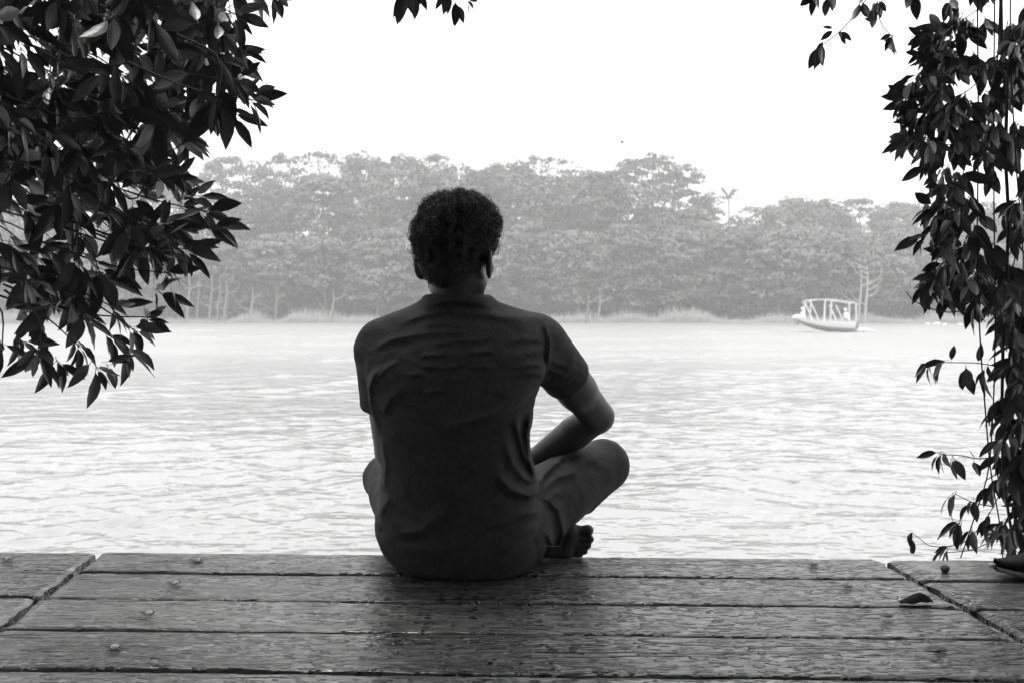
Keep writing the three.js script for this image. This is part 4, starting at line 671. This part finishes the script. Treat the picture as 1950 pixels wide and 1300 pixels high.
  placeLeaves(tree, list, geos, broadMats, r);
  // crown over and behind the deck, outside the view: nobody could count its leaves
  const N = 62000, card = leafGeometry(6, 0.24, 0.12, 0.25), crown = new THREE.InstancedMesh(card, broadMats[1], N); let k = 0;
  while (k < N) {
    const x = -8 + 16 * r(), z = r() < 0.35 ? 3 + 4 * r() : -4.6 + 11.5 * r(), y = z > 3 ? 0.6 + 4.6 * r() : 2.7 + 0.35 * Math.abs(x) * 0.1 + 2.4 * r() * r();
    if (z < 0 && y < EYE + 0.4 * -z + 0.45) continue;
    if (z < -1.2 && r() < smooth(-1.2, -3.2, z) * 0.85) continue;
    if (z < 0.6 && z > -1 && Math.hypot(x, z) < 0.8 && y < 1.6) continue;
    const p = V(x, y, z), d = V(r() - 0.5, -0.3 * r(), r() - 0.5), q = leafAt(loc(p), d, V((r() - 0.5) * 0.8, 1, (r() - 0.5) * 0.8), 0.16 + 0.1 * r()); crown.setMatrixAt(k++, q);
  }
  crown.name = 'crown'; crown.userData.kind = 'stuff'; crown.castShadow = crown.receiveShadow = true; tree.add(crown);
}
{ // the vine that hangs down on the right
  const base = V(1.32, 2.6, -2.55), vine = thing('hanging_vine', 'leafy vine hanging down the right edge to the deck on thin dark stems', 'vine', base), r = rng(44);
  const loc = (p) => V().copy(p).sub(base), stem = (pts, a, b, n = 20) => part('stem', new Tri().tube(curvePts(pts.map((p) => loc(p)), n), taper(n, a, b), 6).geo(), twig, vine);
  const D = 2.6, list = [];
  for (const [pts, w] of [[[[1862, -700], [1862, -20], [1864, 250], [1862, 470], [1867, 640], [1878, 790], [1888, 900], [1905, 1000], [1911, 1066]], 3.2], [[[1905, -700], [1895, 0], [1893, 300], [1896, 620], [1892, 780], [1882, 900], [1858, 980], [1830, 1062]], 3], [[[1915, -700], [1908, 80], [1918, 160], [1916, 300], [1921, 420], [1910, 700], [1912, 900], [1935, 1064]], 7], [[[1935, -700], [1925, 60], [1935, 300], [1950, 520], [1930, 800], [1934, 1064]], 3], [[[1890, -700], [1900, 120], [1880, 200], [1835, 330], [1815, 420], [1800, 470]], 2.5], [[[1920, 40], [1895, 170], [1850, 260], [1800, 275], [1760, 265]], 2.2], [[[1930, 60], [1890, 120], [1830, 180], [1770, 195], [1745, 188]], 2.2], [[[1950, 380], [1925, 520], [1880, 570], [1830, 592], [1780, 590], [1740, 572], [1727, 556]], 2.4], [[[1925, 480], [1890, 545], [1850, 572], [1812, 580]], 2], [[[1912, 700], [1870, 692], [1830, 690], [1775, 690]], 2], [[[1900, 868], [1865, 873], [1830, 867], [1790, 865]], 1.8], [[[1895, 965], [1850, 955], [1820, 940]], 1.8], [[[1905, 940], [1880, 985], [1840, 1030], [1805, 1040], [1770, 1038], [1752, 1025], [1738, 1014]], 1.8], [[[1880, 1035], [1845, 1048], [1800, 1052]], 1.8], [[[1760, -700], [1700, -200], [1660, -20], [1634, 20], [1600, 60], [1566, 86]], 2.4], [[[1760, -700], [1715, -200], [1690, -30], [1675, 20], [1682, 50], [1700, 70]], 2.2], [[[1860, 20], [1800, 60], [1770, 66], [1735, 70]], 2]])
    stem(pts.map(([x, y], i) => at(x, y, D + 0.08 * Math.sin(x * 0.05 + i))), w * D / FX / 2 * 1.1, w * D / FX / 2 * 0.8, 26);
  const put = (px, py, ang, n, lpx, open = 0.75, droop = 0.55, d = D + (r() - 0.5) * 0.2) => { const a = ang * Math.PI / 180; whorl(list, r, at(px, py, d), V(Math.cos(a), -Math.sin(a), (r() - 0.5) * 0.7), n, 0.88 * lpx / FX * d, open, droop); };
  for (const s of [[1566, 84, 110, 8, 44], [1600, 58, 40, 3, 26], [1590, 55, 200, 2, 30], [1555, -12, 120, 6, 40], [1580, -8, 80, 4, 40], [1640, 0, 80, 4, 40], [1672, 5, 90, 7, 44], [1742, -18, 92, 2, 46], [1700, 68, 130, 7, 42], [1668, 40, 210, 2, 24], [1775, 45, 160, 5, 36], [1800, 70, 180, 6, 42], [1755, 102, 190, 5, 34], [1788, 138, 150, 7, 50], [1790, 90, 170, 6, 46], [1742, 188, 140, 8, 50], [1770, 215, 110, 6, 48], [1750, 262, 165, 8, 44], [1785, 285, 95, 6, 50], [1810, 240, 130, 7, 50], [1792, 350, 170, 5, 32], [1815, 345, 140, 5, 40], [1795, 395, 135, 8, 70], [1805, 430, 110, 7, 60], [1800, 465, 140, 6, 52], [1830, 505, 110, 6, 52], [1778, 556, 130, 6, 42], [1800, 570, 90, 4, 36], [1858, 575, 105, 6, 52], [1838, 520, 120, 5, 48], [1795, 688, 165, 6, 48, 0.9, 0.6], [1770, 690, 140, 4, 48], [1812, 691, -95, 1, 38, 0.15, 0], [1862, 694, -75, 1, 40, 0.15, 0], [1840, 702, 100, 6, 44], [1875, 705, 110, 6, 48], [1895, 785, 170, 4, 46], [1790, 862, 150, 5, 48, 0.9, 0.6], [1815, 868, 90, 3, 40], [1855, 875, 80, 2, 34], [1862, 873, 215, 1, 28, 0.15, 0], [1816, 938, 160, 4, 46, 0.7, 0.7], [1850, 955, 120, 5, 38], [1830, 990, 130, 5, 52], [1805, 1042, 150, 5, 36], [1850, 1010, 110, 5, 46], [1880, 985, 100, 6, 44], [1890, 930, 120, 6, 44]]) put(...s);
  for (let i = 0; i < 135; i++) { const y = -60 + 1110 * r(), x0 = y < 330 ? 1790 : y < 560 ? 1825 : y < 640 ? 1870 : y < 860 ? 1905 : 1885; put(x0 + 20 + (2010 - x0) * r(), y, 60 + 80 * r(), 6, 46 + 12 * r(), 0.8, 0.5, D + (r() - 0.3) * 0.5); }
  for (let i = 0; i < 60; i++) { const y = 20 + 530 * r(), x0 = y < 330 ? 1735 : 1765; put(x0 + 30 + 130 * r(), y, 30 + 160 * r(), 5, 44 + 10 * r(), 1, 0.2 + 0.35 * r(), D + (r() - 0.4) * 0.4); }
  for (let i = 0; i < 46; i++) { const y = 560 + 490 * r(); put(1900 + 95 * r(), y, 60 + 90 * r(), 6, 48 + 8 * r(), 0.9, 0.4, D + (r() - 0.4) * 0.3); }
  for (let i = 0; i < 34; i++) { const y = 40 + 300 * r(); put(1712 + 95 * r() + 0.05 * y, y, 90 + 100 * r(), 5, 44 + 8 * r(), 1, 0.15 + 0.35 * r(), D + (r() - 0.4) * 0.3); }
  for (let i = 0; i < 16; i++) { const y = 370 + 190 * r(); put(1755 + 70 * r(), y, 90 + 90 * r(), 5, 46 + 8 * r(), 1, 0.2 + 0.35 * r()); }
  placeLeaves(vine, list, [leafGeometry(11, 0.24, 0.16, 0.2), leafGeometry(12, 0.21, 0.25, 0.3), leafGeometry(13, 0.25, 0.12, 0.22), leafGeometry(14, 0.22, 0.32, 0.18)], vineMats, r);
  const wl = new Tri(), wp = [[1737, 1014], [1733, 1026], [1739, 1040], [1738, 1053]].map(([x, y]) => loc(at(x, y, D))); wl.tube(curvePts(wp, 10), [0.002, 0.005, 0.0065, 0.0075, 0.007, 0.008, 0.0085, 0.008, 0.0075, 0.007, 0.005], 7);
  const w = part('withered_leaf', wl.geo(), mat(0.04, 0.8), vine); w.userData.label = 'withered rolled leaf dangling just above the deck';
}

// ---------------------------------------------------------------- small things lying on the deck
{ // curled dead leaf
  const p = onDeck(1745, 1150), t = new Tri(); let prev = null;
  for (let i = 0; i <= 14; i++) { const s = i / 14, w = 0.017 * Math.pow(Math.sin(Math.PI * Math.min(1, s * 0.93 + 0.05)), 0.7) + 0.0006, row = []; for (let q = 0; q <= 8; q++) { const a = (q / 8 - 0.5) * 2.5; row.push(t.v(-0.034 + 0.068 * s, 0.0025 + (0.004 + 0.017 * Math.sin(Math.PI * Math.pow(s, 1.6))) * Math.cos(a) * 0.95 + 0.0015 * n3(s * 9, q, 2), Math.sin(a) * w)); } if (prev) for (let q = 0; q < 8; q++) t.q(prev[q], prev[q + 1], row[q + 1], row[q]); prev = row; }
  const leaf = thing('fallen_leaf', 'curled dark dead leaf lying on the deck near the right plank joint', 'leaf', V(p.x, 0, p.z));
  part('blade', t.geo(), mat(0.01, 0.9, { specularIntensity: 0.35 }), leaf); part('stalk', new Tri().tube(curvePts([V(-0.033, 0.005, 0), V(-0.038, 0.009, 0), V(-0.037, 0.017, 0.002)], 6), 0.0009, 5).geo(), mat(0.03, 0.7), leaf);
}
{ // seed
  const p = onDeck(1800, 1090), g = new THREE.IcosahedronGeometry(0.0095, 4), q = g.attributes.position; for (let k = 0; k < q.count; k++) { const x = q.getX(k), y = q.getY(k), z = q.getZ(k), s = 1 + 0.12 * n3(x * 220, y * 220, z * 220) + 0.05 * n3(x * 600, y * 600, z * 600); q.setXYZ(k, x * s * 1.05, y * s * 0.95, z * s); } g.computeVertexNormals();
  tag(part('seed', g, mat(0.06, 0.6), null, V(p.x, 0.0095, p.z)), 'round dark seed on the short plank near the slipper', 'seed');
}
{ // slipper at the right edge
  const p = onDeck(1896, 1100), sh = thing('slipper', 'dark slipper with a pale sole rim lying at the right edge', 'slipper', V(p.x, 0.002, p.z)), L = 0.26;
  const half = (s) => 0.044 * Math.pow(Math.sin(Math.PI * clamp(s * 0.93 + 0.045, 0, 1)), 0.55) * (0.92 + 0.16 * Math.sin(s * 5));
  const body = (lo, hi, ins, top) => { const t = new Tri(); let prev = null; for (let i = 0; i <= 26; i++) { const s = i / 26, w = Math.max(0.002, half(s) - ins), row = [], rise = 0.014 * Math.pow(1 - s, 3); for (let k = 0; k < 20; k++) { const a = k / 20 * 6.283, c = Math.cos(a), z = Math.sign(Math.sin(a)) * Math.pow(Math.abs(Math.sin(a)), 0.6); row.push(t.v(s * L, rise + mix(lo, hi * (top ? 0.55 + 0.45 * smooth(0, 0.35, s) : 1), (Math.sign(c) * Math.pow(Math.abs(c), top ? 0.9 : 0.5) + 1) / 2), z * w)); } if (prev) for (let k = 0; k < 20; k++) t.q(prev[k], row[k], row[(k + 1) % 20], prev[(k + 1) % 20]); prev = row; } return t.geo(); };
  part('sole', body(0, 0.012, 0, false), mat(0.16, 0.8), sh); part('upper', body(0.011, 0.05, 0.003, true), mat(0.006, 0.8, { specularIntensity: 0.4 }), sh);
  part('toe_tab', new THREE.SphereGeometry(0.007, 12, 8).scale(1.3, 0.8, 1).translate(-0.006, 0.026, 0), mat(0.4, 0.7), sh);
  sh.rotation.y = -0.12;
}
function debris(name, label, px, py, arms, rad) { const p = onDeck(px, py), t = new Tri(); for (const a of arms) t.tube(curvePts(a.map((q) => V(...q)), 8), taper(8, rad, rad * 0.5), 5); tag(part(name, t.geo(), mat(0.035, 0.8), null, V(p.x, 0.002, p.z)), label, 'twig'); }
debris('dead_twig', 'small curled scrap of dead twig on the plank below the person', 765, 1224, [[[-0.014, 0.0015, 0.003], [-0.004, 0.002, 0], [0.006, 0.009, -0.002], [0.013, 0.013, -0.003]], [[0.004, 0.008, -0.002], [0.011, 0.006, 0.002], [0.012, 0.001, 0.004]], [[-0.012, 0.001, -0.003], [-0.002, 0.004, 0.002], [0.004, 0.0015, 0.006]]], 0.0013);
debris('twig_splinter', 'tiny forked splinter on the wide plank right of the person', 1431, 1240, [[[-0.006, 0.001, 0.0], [0.0, 0.003, 0], [0.008, 0.001, 0.003]], [[-0.002, 0.002, 0], [-0.006, 0.008, -0.001]]], 0.0009);

// ---------------------------------------------------------------- picture
const renderer = new THREE.WebGLRenderer({ antialias: true });
renderer.toneMapping = THREE.LinearToneMapping; renderer.toneMappingExposure = EXPOSURE;
renderer.shadowMap.enabled = true;
renderer.setSize(1024, 682);
renderer.render(scene, camera);
